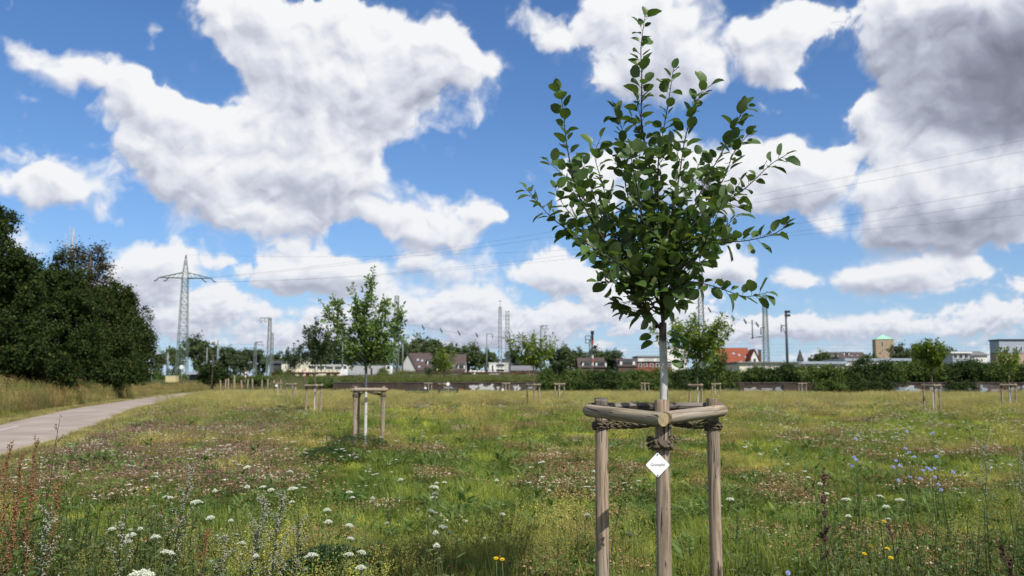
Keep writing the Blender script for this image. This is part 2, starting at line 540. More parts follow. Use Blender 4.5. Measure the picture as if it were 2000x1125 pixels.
def wood_mat(name, light, dark, grey=.0):
    """weathered round timber, grain along the local z axis"""
    m, N = mat_new(name)
    oi = N.node('ShaderNodeObjectInfo')
    v = N.vmath('ADD', N.node('ShaderNodeTexCoord').outputs['Object'], N.vmath('SCALE', oi.outputs['Location'], scale=3.1))
    wv = N.vmath('ADD', v, N.vmath('SCALE', N.vmath('SUBTRACT', N.noise(N.vmath('MULTIPLY', v, (3, 3, 2.2)), 1.0, 2, .5, out=1), (.5, .5, .5)), scale=.05))
    grain = N.noise(N.vmath('MULTIPLY', wv, (75, 75, 2.4)), 1.0, 5, .62)
    band = N.noise(N.vmath('MULTIPLY', wv, (26, 26, .9)), 1.0, 3, .5)
    blotch = N.noise(N.vmath('MULTIPLY', v, (6, 6, 2.5)), 1.0, 4, .6)
    c = N.mix(N.maprange(grain, .40, .60), c4(tuple(x * .8 for x in dark)), c4(light))
    c = N.mix(N.maprange(band, .58, .68), c, c4(tuple(x * .55 for x in dark)))
    c = N.mix(N.math('MULTIPLY', N.maprange(blotch, .42, .66), .45 + grey), c, (.33, .295, .25, 1))
    # knots
    vo = N.node('ShaderNodeTexVoronoi', feature='F1')
    N.put(vo.inputs['Vector'], N.vmath('MULTIPLY', wv, (9, 9, 3.6)))
    vo.inputs['Scale'].default_value = 1.0
    k = N.maprange(vo.outputs['Distance'], .10, .17)
    ring = N.math('SINE', N.math('MULTIPLY', vo.outputs['Distance'], 70.0))
    c = N.mix(k, N.mix(N.maprange(ring, -1, 1), (.07, .05, .035, 1), (.2, .15, .1, 1)), c)
    # drying cracks
    cr_ = N.noise(N.vmath('MULTIPLY', wv, (38, 38, .55)), 1.0, 2, .4)
    crack = N.maprange(N.math('ABSOLUTE', N.math('SUBTRACT', cr_, .5)), .006, .026)
    crack = N.math('MAXIMUM', crack, N.maprange(blotch, .53, .50))
    c = N.mix(crack, (.03, .024, .02, 1), c)
    h = N.math('ADD', N.math('MULTIPLY', grain, .5), crack)
    b = principled(N, c, .85, 0, .2, h, .004, .55)
    N.put(N.out.inputs[0], b.outputs[0])
    return m

M = {}
M['wood'] = wood_mat('weathered_wood', (.42, .325, .235), (.25, .185, .135), .12)
M['wood_grey'] = wood_mat('grey_wood', (.46, .37, .26), (.25, .195, .14), .2)
M['wood_dark'] = wood_mat('dark_wood', (.12, .105, .09), (.05, .043, .037), .05)
M['end_grain'] = paint('end_grain', (.36, .28, .16), .9, 0, .5, 30)
M['rope'] = paint('coir_rope', (.13, .105, .08), .95, 0, .5, 60)
M['steel'] = paint('galvanised_steel', (.20, .23, .22), .55, .4, .3, 2)
M['steel_green'] = paint('green_grey_steel', (.15, .20, .175), .6, .2, .3, 2)
M['steel_dark'] = paint('dark_steel', (.09, .10, .11), .6, .2, .3, 2)
M['porcelain'] = paint('brown_insulator', (.05, .04, .04), .35)
M['wire'] = paint('wire_metal', (.10, .11, .12), .6, .3)
M['red'] = paint('red_paint', (.50, .05, .03), .5)
M['white'] = paint('white_paint', (.78, .78, .76), .5, 0, .08)
M['black'] = paint('black_paint', (.02, .02, .022), .5)
M['glass'] = paint('window_glass', (.035, .045, .06), .12, 0, .3, 1, .6)
M['yellow'] = paint('faded_yellow_paint', (.58, .50, .26), .6, 0, .12)
M['render_white'] = paint('white_render', (.74, .72, .68), .85, 0, .12, .6)
M['render_cream'] = paint('cream_render', (.72, .67, .54), .85, 0, .12, .6)
M['render_grey'] = paint('grey_render', (.47, .47, .46), .85, 0, .12, .6)
M['brick'] = paint('red_brick', (.25, .085, .06), .9, 0, .3, 1.5)
M['brick_brown'] = paint('brown_brick', (.13, .085, .07), .9, 0, .4, 1.2)
M['sandstone'] = paint('sandstone', (.42, .32, .225), .9, 0, .2, .8)
M['tiles_brown'] = paint('brown_roof_tiles', (.095, .07, .066), .85, 0, .3, 1.5)
M['tiles_red'] = paint('red_roof_tiles', (.27, .075, .04), .85, 0, .2, 1.5)
M['tiles_orange'] = paint('orange_roof_tiles', (.42, .16, .09), .85, 0, .2, 1.5)
M['tiles_dark'] = paint('slate_roof', (.065, .065, .075), .8, 0, .3, 1.5)
M['copper'] = paint('green_copper', (.34, .62, .47), .7, 0, .15, .6)
M['flat_roof'] = paint('flat_roof_felt', (.20, .20, .21), .9, 0, .2, .4)
M['blue_panel'] = paint('blue_grey_panel', (.33, .38, .45), .5, 0, .1)
M['loco_grey'] = paint('locomotive_grey', (.40, .41, .42), .45, 0, .10, 1.5)
M['rust'] = paint('rusty_steel', (.105, .055, .038), .9, 0, .5, 1.2)

def bark_mat(name, col, white_from=None, white_to=None):
    m, N = mat_new(name)
    o = N.node('ShaderNodeTexCoord').outputs['Object']
    n = N.noise(N.vmath('MULTIPLY', o, (1, 1, .35)), 42, 5, .65)
    n2 = N.noise(o, 9, 5, .6)
    c = N.mix(N.maprange(n, .35, .65), c4(tuple(x * .6 for x in col)), c4(tuple(min(1, x * 1.3) for x in col)))
    if white_to is not None:
        sx = N.node('ShaderNodeSeparateXYZ')
        N.put(sx.inputs[0], o)
        z = N.math('MULTIPLY_ADD', N.math('SUBTRACT', n2, .5), .10, sx.outputs[2])
        f = N.maprange(z, white_to - .012, white_to + .012, 1, 0)
        worn = N.maprange(N.math('ADD', N.math('MULTIPLY', n, .5), N.math('MULTIPLY', n2, .5)), .36, .43)
        wc = N.mix(N.maprange(n, .3, .7), (.40, .39, .365, 1), (.66, .65, .62, 1))
        c = N.mix(N.math('MULTIPLY', f, worn), c, wc)
    b = principled(N, c, .85, 0, .2, n, .004, .5)
    N.put(N.out.inputs[0], b.outputs[0])
    return m

M['bark'] = bark_mat('dark_bark', (.085, .068, .055))
M['twig'] = bark_mat('twig_bark', (.06, .045, .04))
M['bark_dead'] = bark_mat('bleached_bark', (.42, .40, .37))
M['bark_white'] = bark_mat('limewashed_bark', (.15, .115, .09), 0, 1.60)
M['apple_leaf'] = leaf_mat('apple_leaf', (.036, .078, .016), (.092, .155, .034), (.30, .27, .07), .40, .24, .45, 0, (.12, .17, .08))
M['young_leaf'] = leaf_mat('young_leaf', (.06, .115, .024), (.15, .22, .055), (.3, .28, .08), .45, .3)
M['bright_leaf'] = leaf_mat('bright_young_leaf', (.085, .15, .04), (.20, .28, .085), None, .5, .35)
M['cherry_leaf'] = leaf_mat('cherry_leaf', (.075, .135, .018), (.20, .25, .04), (.34, .27, .06), .45, .35)
M['dusk_leaf'] = leaf_mat('dark_young_leaf', (.03, .055, .022), (.07, .105, .04), None, .45, .25)
M['wood_leaf'] = leaf_mat('woodland_leaf', (.010, .021, .007), (.058, .088, .021), (.11, .11, .03), .75, .2, .10, .55)
M['olive_leaf'] = leaf_mat('olive_leaf', (.014, .028, .009), (.075, .10, .025), (.13, .12, .035), .75, .22, .10, .3)
M['brown_leaf'] = leaf_mat('bronze_leaf', (.035, .032, .016), (.085, .065, .035), (.1, .1, .03), .75, .2, .10, .4)
M['far_leaf'] = leaf_mat('far_tree_leaf', (.055, .085, .036), (.125, .16, .066), None, .8, .25, .1, .25)
M['far_leaf_dark'] = leaf_mat('dark_far_leaf', (.044, .072, .036), (.10, .135, .06), None, .8, .2, .1, .25)
M['hedge_leaf_light'] = leaf_mat('light_hedge_leaf', (.05, .088, .022), (.155, .205, .055), (.14, .12, .04), .7, .25, .12, .8)
M['hedge_leaf_dark'] = leaf_mat('dark_hedge_leaf', (.020, .042, .013), (.075, .115, .032), None, .7, .2, .12, .7)
M['hedge_leaf'] = leaf_mat('hedge_leaf', (.038, .072, .018), (.13, .18, .048), (.14, .12, .04), .7, .2, .12, .6)

# ------------------------------------------------------------------ terrain
def wall_y(x):
    return 103 - .35 * (np.asarray(x, float) + 13)

def gh(x, y):
    x, y = np.asarray(x, float), np.asarray(y, float)
    dw = y - wall_y(np.clip(x, -25, 400))
    right = 1.25 * sstep(.45, 1.5, dw) + 1.15 * sstep(4, 26, dw)
    left = 2.4 * sstep(135, 185, y)
    k = sstep(-24, -17, x)
    return right * k + left * (1 - k)

def meadow_bump(x, y):
    return .05 * fbm(np.asarray(x, float) / 5, np.asarray(y, float) / 5, 3)

gx = np.concatenate([-np.geomspace(5000, 95, 16), np.arange(-90, 90.1, 1.0), np.geomspace(95, 5000, 16)])
gy = np.concatenate([-np.geomspace(600, 22, 8), np.arange(-20, 140.1, 1.0), np.geomspace(143, 6000, 26)])
GX, GY = np.meshgrid(gx, gy)
gz = gh(GX, GY) + meadow_bump(GX, GY)
gv = np.stack([GX, GY, gz], -1).reshape(-1, 3)
nr, nc = GX.shape
ii = (np.arange(nr - 1)[:, None] * nc + np.arange(nc - 1)[None, :]).reshape(-1)
m, N = mat_new('meadow_soil')
o = N.node('ShaderNodeTexCoord').outputs['Object']
n1, n2, n3 = N.noise(o, .35, 5, .6), N.noise(o, 3.0, 6, .65), N.noise(o, 28.0, 4, .65)
c = N.mix(N.maprange(n1, .38, .62), (.062, .078, .022, 1), (.115, .105, .038, 1))
c = N.mix(N.maprange(n2, .4, .65), c, (.045, .062, .018, 1))
c = N.mix(N.maprange(n3, .45, .7, 0, .7), c, (.10, .08, .045, 1))
b = principled(N, c, .95, 0, .1, n3, .03, .6)
N.put(N.out.inputs[0], b.outputs[0])
g_ = MB()
g_.add(gv, np.stack([ii, ii + 1, ii + nc + 1, ii + nc], 1), 0, True)
ground = g_.build('meadow_ground', m)
ground['kind'] = 'structure'

# path
PR = [(-4.6, 2), (-6.1, 7), (-9.2, 16.1), (-12.9, 28), (-18.7, 44.5), (-26.0, 70), (-33.2, 97), (-36.5, 112), (-38, 140)]
def path_right(y):
    return np.interp(y, [p[1] for p in PR], [p[0] for p in PR])
PATH_W = 3.3
ys = np.concatenate([np.arange(1, 60, .5), np.arange(60, 140, 2.0)])
xr = path_right(ys) + .10 * fbm(ys / 2.5, ys * 0 + 3, 3)
xl = path_right(ys) - PATH_W + .10 * fbm(ys / 2.5, ys * 0 + 9, 3)
rows = []
for t in np.linspace(0, 1, 13):
    xx = xr * (1 - t) + xl * t
    rows.append(np.stack([xx, ys, gh(xx, ys) + meadow_bump(xx, ys) * .6 - .03 + .115 * (1 - (2 * t - 1) ** 6)], 1))
pv = np.stack(rows, 1)
n_, k_ = pv.shape[:2]
ii = (np.arange(n_ - 1)[:, None] * k_ + np.arange(k_ - 1)[None, :]).reshape(-1)
m, N = mat_new('path_gravel')
o = N.node('ShaderNodeTexCoord').outputs['Object']
n1, n2 = N.noise(o, .8, 5, .6), N.noise(o, 60, 3, .7)
c = N.mix(N.maprange(n1, .35, .65), (.34, .285, .245, 1), (.44, .375, .325, 1))
c = N.mix(N.maprange(n2, .45, .75, 0, .5), c, (.20, .18, .17, 1))
n3 = N.noise(N.vmath('MULTIPLY', o, (1.6, .25, 1)), 1.0, 5, .65)
c = N.mix(N.maprange(n3, .45, .68, 0, .85), c, (.27, .225, .19, 1))
c = N.mix(N.maprange(N.noise(o, 5, 5, .7), .6, .75, 0, .6), c, (.50, .44, .385, 1))
b = principled(N, c, .95, 0, .1, n2, .006, .5)
N.put(N.out.inputs[0], b.outputs[0])
p_ = MB()
p_.add(pv.reshape(-1, 3), np.stack([ii, ii + k_, ii + k_ + 1, ii + 1], 1), 0, True)
po = p_.build('path', m)
po['kind'] = 'structure'
mk = MB()
for y0 in (24.0,):
    yy = np.linspace(y0, y0 + 2.6, 6)
    cxm = path_right(yy) - PATH_W * .62
    zz = gh(cxm, yy) + meadow_bump(cxm, yy) * .6 + .093
    q_ = np.concatenate([np.stack([cxm - .05, yy, zz], 1), np.stack([cxm + .05, yy, zz], 1)])
    mk.add(q_, np.array([[i, i + 6, i + 7, i + 1] for i in range(5)]))
mo = mk.build('path_marking', paint('worn_white_marking', (.62, .60, .57), .9, 0, .3, 9))
mo['kind'] = 'structure'

# ------------------------------------------------------------------ retaining wall with graffiti
WX0, WX1 = -21.0, 95.0
def wall_box(mb, x0, x1, z0, z1, th0, th1, mat=0):
    """a piece of wall following the wall line; th0/th1 are offsets behind the line"""
    ya, yb = float(wall_y(x0)), float(wall_y(x1))
    v = [(x0, ya + th0, z0), (x1, yb + th0, z0), (x1, yb + th1, z0), (x0, ya + th1, z0),
         (x0, ya + th0, z1), (x1, yb + th0, z1), (x1, yb + th1, z1), (x0, ya + th1, z1)]
    mb.add(v, np.array([[0, 3, 2, 1], [4, 5, 6, 7], [0, 1, 5, 4], [1, 2, 6, 5], [2, 3, 7, 6], [3, 0, 4, 7]]), mat)

rw = thing('retaining_wall', 'long brown brick retaining wall with graffiti at the far edge of the meadow', 'wall', (0, 0, 0))
m, N = mat_new('old_brick_wall')
o = N.node('ShaderNodeTexCoord').outputs['Object']
br = N.node('ShaderNodeTexBrick')
N.put(br.inputs['Vector'], N.node('ShaderNodeMapping', vector_type='POINT').outputs[0])
mp = br.inputs['Vector'].links[0].from_node
N.put(mp.inputs[0], o)
mp.inputs['Rotation'].default_value = (R(90), 0, 0)
br.inputs['Color1'].default_value = (.07, .048, .04, 1)
br.inputs['Color2'].default_value = (.11, .072, .056, 1)
br.inputs['Mortar'].default_value = (.13, .115, .10, 1)
br.inputs['Scale'].default_value = 2.2
n1 = N.noise(N.vmath('MULTIPLY', o, (1, 1, .4)), .9, 6, .65)
c = N.mix(N.maprange(n1, .35, .7, 0, .8), br.outputs[0], (.05, .045, .042, 1))
c = N.mix(N.maprange(N.noise(o, .5, 4, .6), .5, .62, 0, .7), c, (.17, .15, .14, 1))
N.put(N.out.inputs[0], principled(N, c, .9, 0, .1).outputs[0])
mb = MB()
xs = np.arange(WX0, WX1 + .1, 4.0)
for a, b_ in zip(xs[:-1], xs[1:]):
    wall_box(mb, a, b_, -.3, 1.22, 0, .5)
mb.build('brickwork', m, rw)
mb = MB()
for a, b_ in zip(xs[:-1], xs[1:]):
    wall_box(mb, a, b_ - .02, 1.222, 1.33, -.06, .56)
mb.build('coping', paint('stone_coping', (.12, .10, .09), .9, 0, .4), rw)
mb = MB()
for a in xs[1:-1]:
    wall_box(mb, a - .22, a + .22, -.3, 1.2, -.12, -.003)
mb.build('buttress', m, rw)['kind'] = 'stuff'

def graffiti(px0, px1, z0, z1, fill, line, seed):
    """a row of fat bubble shapes painted on the wall; it spells nothing"""
    r = np.random.default_rng(seed)
    Y = 95.0
    for _ in range(6):
        x0 = (px0 - 1000) / FPX * Y
        Y = float(wall_y(x0))
    x1 = (px1 - 1000) / FPX * float(wall_y((px1 - 1000) / FPX * Y))
    n = max(2, int((x1 - x0) / .75))
    mb_ = MB()
    for k in range(n):
        cx_ = x0 + (k + .5) * (x1 - x0) / n
        for lay, (sc_, off) in enumerate(((1.0, -.004), (.80, -.008))):
            a = np.linspace(0, 2 * np.pi, 15)[:-1]
            rr = (1 + .35 * np.sin(3 * a + k * 2.1) + .25 * np.sin(5 * a + k)) * sc_
            X = cx_ + np.cos(a) * rr * (x1 - x0) / n * .52
            Z = (z0 + z1) / 2 + np.sin(a) * rr * (z1 - z0) * .42
            Z = np.clip(Z * .68, .05, 1.19)
            mb_.add(np.stack([X, wall_y(X) + off - k * .0004, Z], 1), [tuple(range(14))], lay)
    mb_.build('graffiti', [line, fill], rw)

gw = paint('graffiti_white', (.62, .62, .62), .8, 0, .2)
gk = paint('graffiti_black', (.03, .03, .035), .8, 0, .2)
gg = paint('graffiti_grey', (.33, .33, .35), .8, 0, .3)
gr_ = paint('graffiti_orange', (.40, .10, .045), .8, 0, .2)
gb = paint('graffiti_blue', (.36, .44, .50), .8, 0, .25)
for g in ((917, 967, .3, 1.75, gw, gg, 1), (970, 982, .4, 1.5, gw, gk, 2), (1003, 1016, .4, 1.6, gw, gg, 3), (889, 906, .3, 1.0, gr_, gk, 4),
          (868, 886, .5, 1.4, gg, gk, 5), (1030, 1052, .9, 1.7, gg, gw, 15), (1405, 1440, .3, 1.3, gg, gk, 6), (1445, 1480, .2, 1.2, gg, gw, 7), (1484, 1530, .2, 1.4, gg, gk, 8),
          (1588, 1612, .2, 1.5, gb, gw, 9), (1742, 1790, .15, 1.5, gb, gw, 10), (1800, 1860, .4, 1.7, gg, gb, 11), (1884, 1922, .3, 1.7, gb, gg, 12),
          (1930, 1960, .3, 1.2, gg, gr_, 13), (1965, 2010, .3, 1.8, gg, gk, 14), (1734, 1741, .1, 1.4, gr_, gr_, 16)):
    graffiti(*g)

# ------------------------------------------------------------------ buildings
def ground_under(x, y):
    return float(gh(x, y))

def window(mb_, x, z, w, h):
    pass

def building(name, label, cat, px0, px1, ybot, yeave, ytop, D, depth, roof, wall, roofm, wins=(), winm='glass', group=None, over=.4, rz=0.0):
    """px0..px1 across, eaves at row yeave, top at row ytop; stands on the ground at distance D"""
    A, B = at(px0, yeave, D), at(px1, yeave, D)
    x0, x1, ze = A[0], B[0], A[2]
    zt = at((px0 + px1) / 2, ytop, D + (depth / 2 if roof in ('side', 'hip') else 0))[2]
    xc, w = (x0 + x1) / 2, x1 - x0
    zg = ground_under(xc, D)
    t = thing(name, label, cat, (xc, D, zg), rz, group)
    H, HT = ze - zg, zt - zg
    body = MB()
    hw = w / 2
    rf = MB()
    if roof == 'front':        # gable towards the viewer
        body.prism([(-hw, -1), (hw, -1), (hw, H), (0, HT), (-hw, H)], 0, depth)
        dz = (HT - H) / hw
        for s in (-1, 1):
            rf.prism([(0, HT + .02), (s * (hw + over), H - over * dz + .02), (s * (hw + over), H - over * dz + .27), (0, HT + .27)][::s], -over, depth + over)
    elif roof == 'side':       # ridge across the view
        d2 = depth / 2
        v = [(-hw, 0, -1), (hw, 0, -1), (hw, depth, -1), (-hw, depth, -1), (-hw, 0, H), (hw, 0, H), (hw, depth, H), (-hw, depth, H), (-hw, d2, HT), (hw, d2, HT)]
        body.add(v, [(0, 1, 5, 4), (1, 2, 6, 9, 5), (2, 3, 7, 6), (3, 0, 4, 8, 7)])
        dz = (HT - H) / d2
        for s in (-1, 1):
            y_e = d2 + s * (d2 + over)
            z_e = H - over * dz
            v = [(-hw - .25, y_e, z_e + .03), (hw + .25, y_e, z_e + .03), (hw + .25, d2, HT + .03), (-hw - .25, d2, HT + .03)]
            v += [(x, y, z + .25) for x, y, z in v]
            rf.add(v, [(0, 3, 2, 1), (4, 5, 6, 7), (0, 1, 5, 4), (1, 2, 6, 5), (2, 3, 7, 6), (3, 0, 4, 7)])
    elif roof == 'hip':
        body.box((0, depth / 2, H / 2 - .5), (w, depth, H + 1))
        e = over
        v = [(-hw - e, -e, H + .003), (hw + e, -e, H + .003), (hw + e, depth + e, H + .003), (-hw - e, depth + e, H + .003), (0, depth / 2, HT)]
        rf.add(v, [(0, 1, 4), (1, 2, 4), (2, 3, 4), (3, 0, 4), (3, 2, 1, 0)])
    else:                      # flat with a parapet slab
        body.box((0, depth / 2, H / 2 - .5), (w, depth, H + 1))
        rf.box((0, depth / 2, H + (HT - H) / 2 + .003), (w + 2 * over, depth + 2 * over, max(.12, HT - H)))
    body.build('wall', M[wall], t)
    rf.build('roof', M[roofm], t)
    for (wx0, wx1, wy0, wy1) in wins:     # fractions across and pixel rows
        a, b_ = at(px0 + (px1 - px0) * wx0, wy0, D), at(px0 + (px1 - px0) * wx1, wy1, D)
        cx_, cz_ = (a[0] + b_[0]) / 2 - xc, (a[2] + b_[2]) / 2 - zg
        ww, hh = abs(b_[0] - a[0]), abs(a[2] - b_[2])
        fr = MB()
        fr.box((cx_, -.03, cz_ + hh / 2), (ww + .1, .12, .1)).box((cx_, -.05, cz_ - hh / 2), (ww + .16, .18, .1))
        fr.box((cx_ - ww / 2, -.03, cz_), (.1, .118, hh - .1)).box((cx_ + ww / 2, -.03, cz_), (.1, .118, hh - .1))
        f_ = fr.build('window', M['white'], t)
        MB().box((cx_, -.012, cz_), (ww - .1, .05, hh - .1)).build('pane', M[winm], f_)
    return t

def roof_window(t, x, y, z, w, h, slope, m='glass'):
    """a skylight lying on the front roof slope of a building with its ridge across the view"""
    mb_ = MB().box((0, 0, 0), (w, h, .16))
    o = mb_.build('skylight', M[m], t, (x, y, z))
    o.rotation_euler = (slope, 0, 0)
    return o

# gabled row house pair beside the locomotive
def slope_house(label, px0, px1, ybot, yeave, ytop, D, depth, wall, roofm, lights, dormers, gable_w=None, group=None):
    t = building('house', label, 'house', px0, px1, ybot, yeave, ytop, D, depth, 'side', wall, roofm, group=group)
    w = (px1 - px0) / FPX * D
    zg = t.location.z
    ze = at(px0, yeave, D)[2] - zg
    zt = at((px0 + px1) / 2, ytop, D + depth / 2)[2] - zg
    sl = math.atan2(zt - ze, depth / 2)
    for fx, fh in lights:
        y = depth / 2 * fh
        roof_window(t, (fx - .5) * w, y, ze + (zt - ze) * fh + .30, .75, 1.0, sl, 'blue_panel')
    for fx, fh, dw in dormers:
        y = depth / 2 * fh
        z = ze + (zt - ze) * fh
        d = MB().box((0, 1.5, .7), (dw, 3.4, 1.9)).build('dormer', M['render_white'], t, ((fx - .5) * w, y, z))
        MB().box((0, -.23, .75), (dw * .7, .1, 1.1)).build('pane', M['glass'], d)
        MB().box((0, 1.4, 1.75), (dw + .4, 3.9, .18)).build('roof', M[roofm], d)
    return t

slope_house('brown roofed house with a bare pale gable wall behind the grey locomotive', 797, 858, 730, 722, 691, 300, 12, 'render_grey', 'tiles_brown', [(.28, .55), (.42, .5), (.35, .12)], [(.72, .3, 2.6)])
slope_house('brown roofed house half hidden by the dark cypress, ending in a small white front', 862, 908, 730, 722, 693, 312, 12, 'render_white', 'tiles_brown', [(.25, .5), (.5, .2)], [(.85, .05, 2.4)])
# a leaning pale gable on the first house's near end
gb_ = bpy.data.objects
t = building('house', 'pale windowless gable end house facing the tracks left of the brown roofs', 'house', 781, 813, 733, 722, 692, 296, 9, 'front', 'render_grey', 'tiles_brown')
slope_house('wide brown roofed house behind the bushes, right of the railway signal', 1130, 1182, 730, 717, 700, 330, 12, 'brick_brown', 'tiles_brown', [], [(.35, .1, 4.0), (.85, .1, 4)])
slope_house('small orange roofed house left of the railway signal', 1107, 1130, 728, 714, 708, 360, 10, 'render_white', 'tiles_orange', [(.4, .4)], [])
slope_house('low grey brown roofed shed beside the long red brick hall', 1208, 1244, 728, 715, 702, 300, 10, 'brick_brown', 'tiles_brown', [], [(.5, .12, 5.0)])
t = slope_house('bright red roofed house with skylights behind the staked tree right of the main trunk', 1408, 1472, 722, 716, 681, 290, 16, 'render_white', 'tiles_red', [(.52, .66), (.68, .58), (.86, .45), (.66, .2)], [])
building('house', 'narrow white gabled house end beside the bright red roof', 'house', 1467, 1481, 724, 698, 683, 288, 6, 'front', 'render_white', 'tiles_red', [(.3, .7, 700, 707), (.3, .7, 710, 716)])
MB_ = MB()
ch = building('chimney_stack', 'short dark brick chimney right of the red roofed house', 'chimney', 1482.5, 1487, 722, 684.5, 683, 292, 1.0, 'flat', 'brick_brown', 'tiles_dark', over=.1)
building('hall', 'long red brick hall with strip windows behind the white trunk', 'building', 1239, 1312, 722, 707.5, 706, 310, 20, 'flat', 'brick', 'tiles_dark',
         [(.12, .2, 710, 716), (.26, .34, 710, 716), (.42, .5, 710, 716), (.58, .66, 710, 716), (.75, .85, 710, 716), (.9, .98, 710, 716)])
building('office_block', 'flat white block with a dark roof edge above the red brick hall', 'building', 1246, 1296, 712, 697.5, 695, 345, 14, 'flat', 'render_white', 'flat_roof', [(.24, .62, 698.5, 705), (.72, .95, 699, 704)], 'render_grey')
building('silo_hall', 'tall plain white building showing between the trunk and the next staked tree', 'building', 1303, 1341, 715, 681, 675, 350, 14, 'front', 'render_white', 'white')
building('warehouse', 'low cream railway shed stretching behind the hedge right of the red roof', 'building', 1444, 1560, 726, 709, 706.5, 200, 20, 'flat', 'render_cream', 'flat_roof', [(.12, .2, 712, 718), (.36, .44, 712, 718), (.6, .68, 712, 718), (.84, .92, 712, 718)], 'render_grey', over=.6)
building('warehouse', 'low grey roofed railway shed behind the hedge near the dark spire', 'building', 1562, 1650, 726, 711, 706, 215, 20, 'flat', 'render_cream', 'blue_panel', [(.1, .25, 713, 718), (.4, .55, 713, 718), (.7, .85, 713, 718)], 'render_grey', over=.6)
building('warehouse', 'low pale blue shed with long windows left of the staked tree on the right', 'building', 1652, 1776, 722, 705, 700, 230, 16, 'flat', 'render_white', 'blue_panel', [(.65, .75, 703, 709), (.78, .88, 703, 709), (.9, .98, 703, 709)], over=.4)
slope_house('brown tiled terrace with dark solar panels left of the church tower', 1616, 1652, 710, 700, 689, 420, 12, 'render_white', 'tiles_brown', [(.25, .3), (.45, .3), (.65, .3)], [])
slope_house('brown tiled terrace touching the foot of the church tower', 1655, 1694, 710, 699, 689, 425, 12, 'render_cream', 'tiles_brown', [(.3, .3), (.6, .35)], [(.06, .4, 2.5)])
ct = building('church_tower', 'square sandstone church tower with pale green pyramid roof', 'tower', 1711, 1744, 722, 662.5, 653.5, 430, 9, 'hip', 'sandstone', 'copper', [(.33, .43, 667, 676), (.36, .44, 681, 686)], 'black', over=.25, rz=R(-12))
sp_ = thing('church_spire', 'slim dark pointed church spire above the low sheds', 'spire', (*at(1563, 704, 600)[:2], 2.4))
zz = [at(1563, y, 600)[2] - 2.4 for y in (720, 704, 681)]
MB().box((0, 0, zz[1] / 2), (3.2, 3.2, zz[1])).build('tower', M['brick_brown'], sp_)
MB().add([(-1.9, -1.9, zz[1]), (1.9, -1.9, zz[1]), (1.9, 1.9, zz[1]), (-1.9, 1.9, zz[1]), (0, 0, zz[2])], [(0, 1, 4), (1, 2, 4), (2, 3, 4), (3, 0, 4)]).build('roof', M['tiles_dark'], sp_)
building('office_block', 'grey flat roofed factory block with paired dark windows at the right edge', 'building', 1951, 2130, 712, 665, 662.5, 300, 6, 'flat', 'blue_panel', 'black',
         [(.0, .025, 677, 686), (.045, .07, 677, 686), (.18, .205, 676, 686), (.23, .255, 676, 686), (.5, .53, 676, 686), (.56, .59, 676, 686)], over=.3)
building('workshop', 'low beige wing in front of the grey factory block', 'building', 1946, 2120, 716, 690, 689, 292, 4, 'flat', 'sandstone', 'flat_roof', over=.1)
building('kiosk', 'pale glass fronted pavilion left of the grey factory block', 'building', 1860, 1893, 712, 690, 687, 210, 8, 'flat', 'blue_panel', 'white', [(.05, .3, 692, 700), (.36, .62, 692, 700), (.68, .95, 692, 700)], over=.5)
building('kiosk', 'small white hut with a pitched roof beside the glass pavilion', 'building', 1896, 1928, 712, 694, 688, 215, 8, 'side', 'render_white', 'flat_roof')
building('house', 'white modern house with balcony strips and a dark top storey', 'house', 955, 993, 735, 710, 708.5, 255, 12, 'flat', 'render_white', 'white',
         [(.36, .8, 711, 716), (.36, .8, 721, 726), (.14, .24, 713, 726)], over=.15)
building('penthouse', 'dark roof box on top of the white modern house', 'house', 980, 998, 712, 702, 700.5, 258, 6, 'flat', 'tiles_dark', 'tiles_dark', over=.1)
building('house', 'low brick house with a grey roof right of the white modern house', 'house', 999, 1044, 733, 724, 716, 245, 10, 'side', 'brick', 'flat_roof', [(.2, .4, 726, 731), (.6, .8, 726, 731)])
building('signal_box', 'tall cream station building with small windows behind the thin staked trees', 'building', 559, 591, 737, 701, 697, 262, 10, 'flat', 'render_cream', 'flat_roof', [(.15, .3, 703, 708), (.42, .57, 703, 708), (.7, .85, 703, 708), (.15, .3, 713, 719), (.42, .57, 713, 719)])
building('station_annex', 'lower cream wing with three dark windows left of the station building', 'building', 550, 574, 737, 710, 709, 258, 6, 'flat', 'render_cream', 'flat_roof', [(.28, .4, 714, 719), (.48, .6, 714, 719), (.68, .8, 714, 719)], over=.2)
building('shed', 'dark slate building left of the cream station wing', 'building', 529, 549, 737, 710, 706.5, 265, 8, 'side', 'tiles_dark', 'tiles_dark')
building('station_hall', 'long cream hall with a dark band of windows behind the locomotive', 'building', 592, 672, 737, 714, 712.5, 268, 9, 'flat', 'render_cream', 'white',
         [(.14, .31, 715, 720.5), (.34, .52, 715.5, 721), (.55, .74, 716, 721), (.77, .95, 716, 721.5)], over=.3)
building('freight_shed', 'long low white trackside shed with a dark roof in front of the gabled houses', 'building', 776, 900, 737, 727.5, 725, 236, 8, 'flat', 'render_white', 'tiles_dark', [(.2, .3, 729, 733), (.45, .55, 729, 733), (.72, .82, 729, 733)], over=.4)
building('freight_shed', 'short white trackside shed with blue windows below the round trees', 'building', 918, 944, 737, 726, 723.5, 240, 8, 'flat', 'render_white', 'white', [(.08, .28, 727, 731), (.38, .6, 727, 731), (.7, .92, 727, 731)], over=.2)

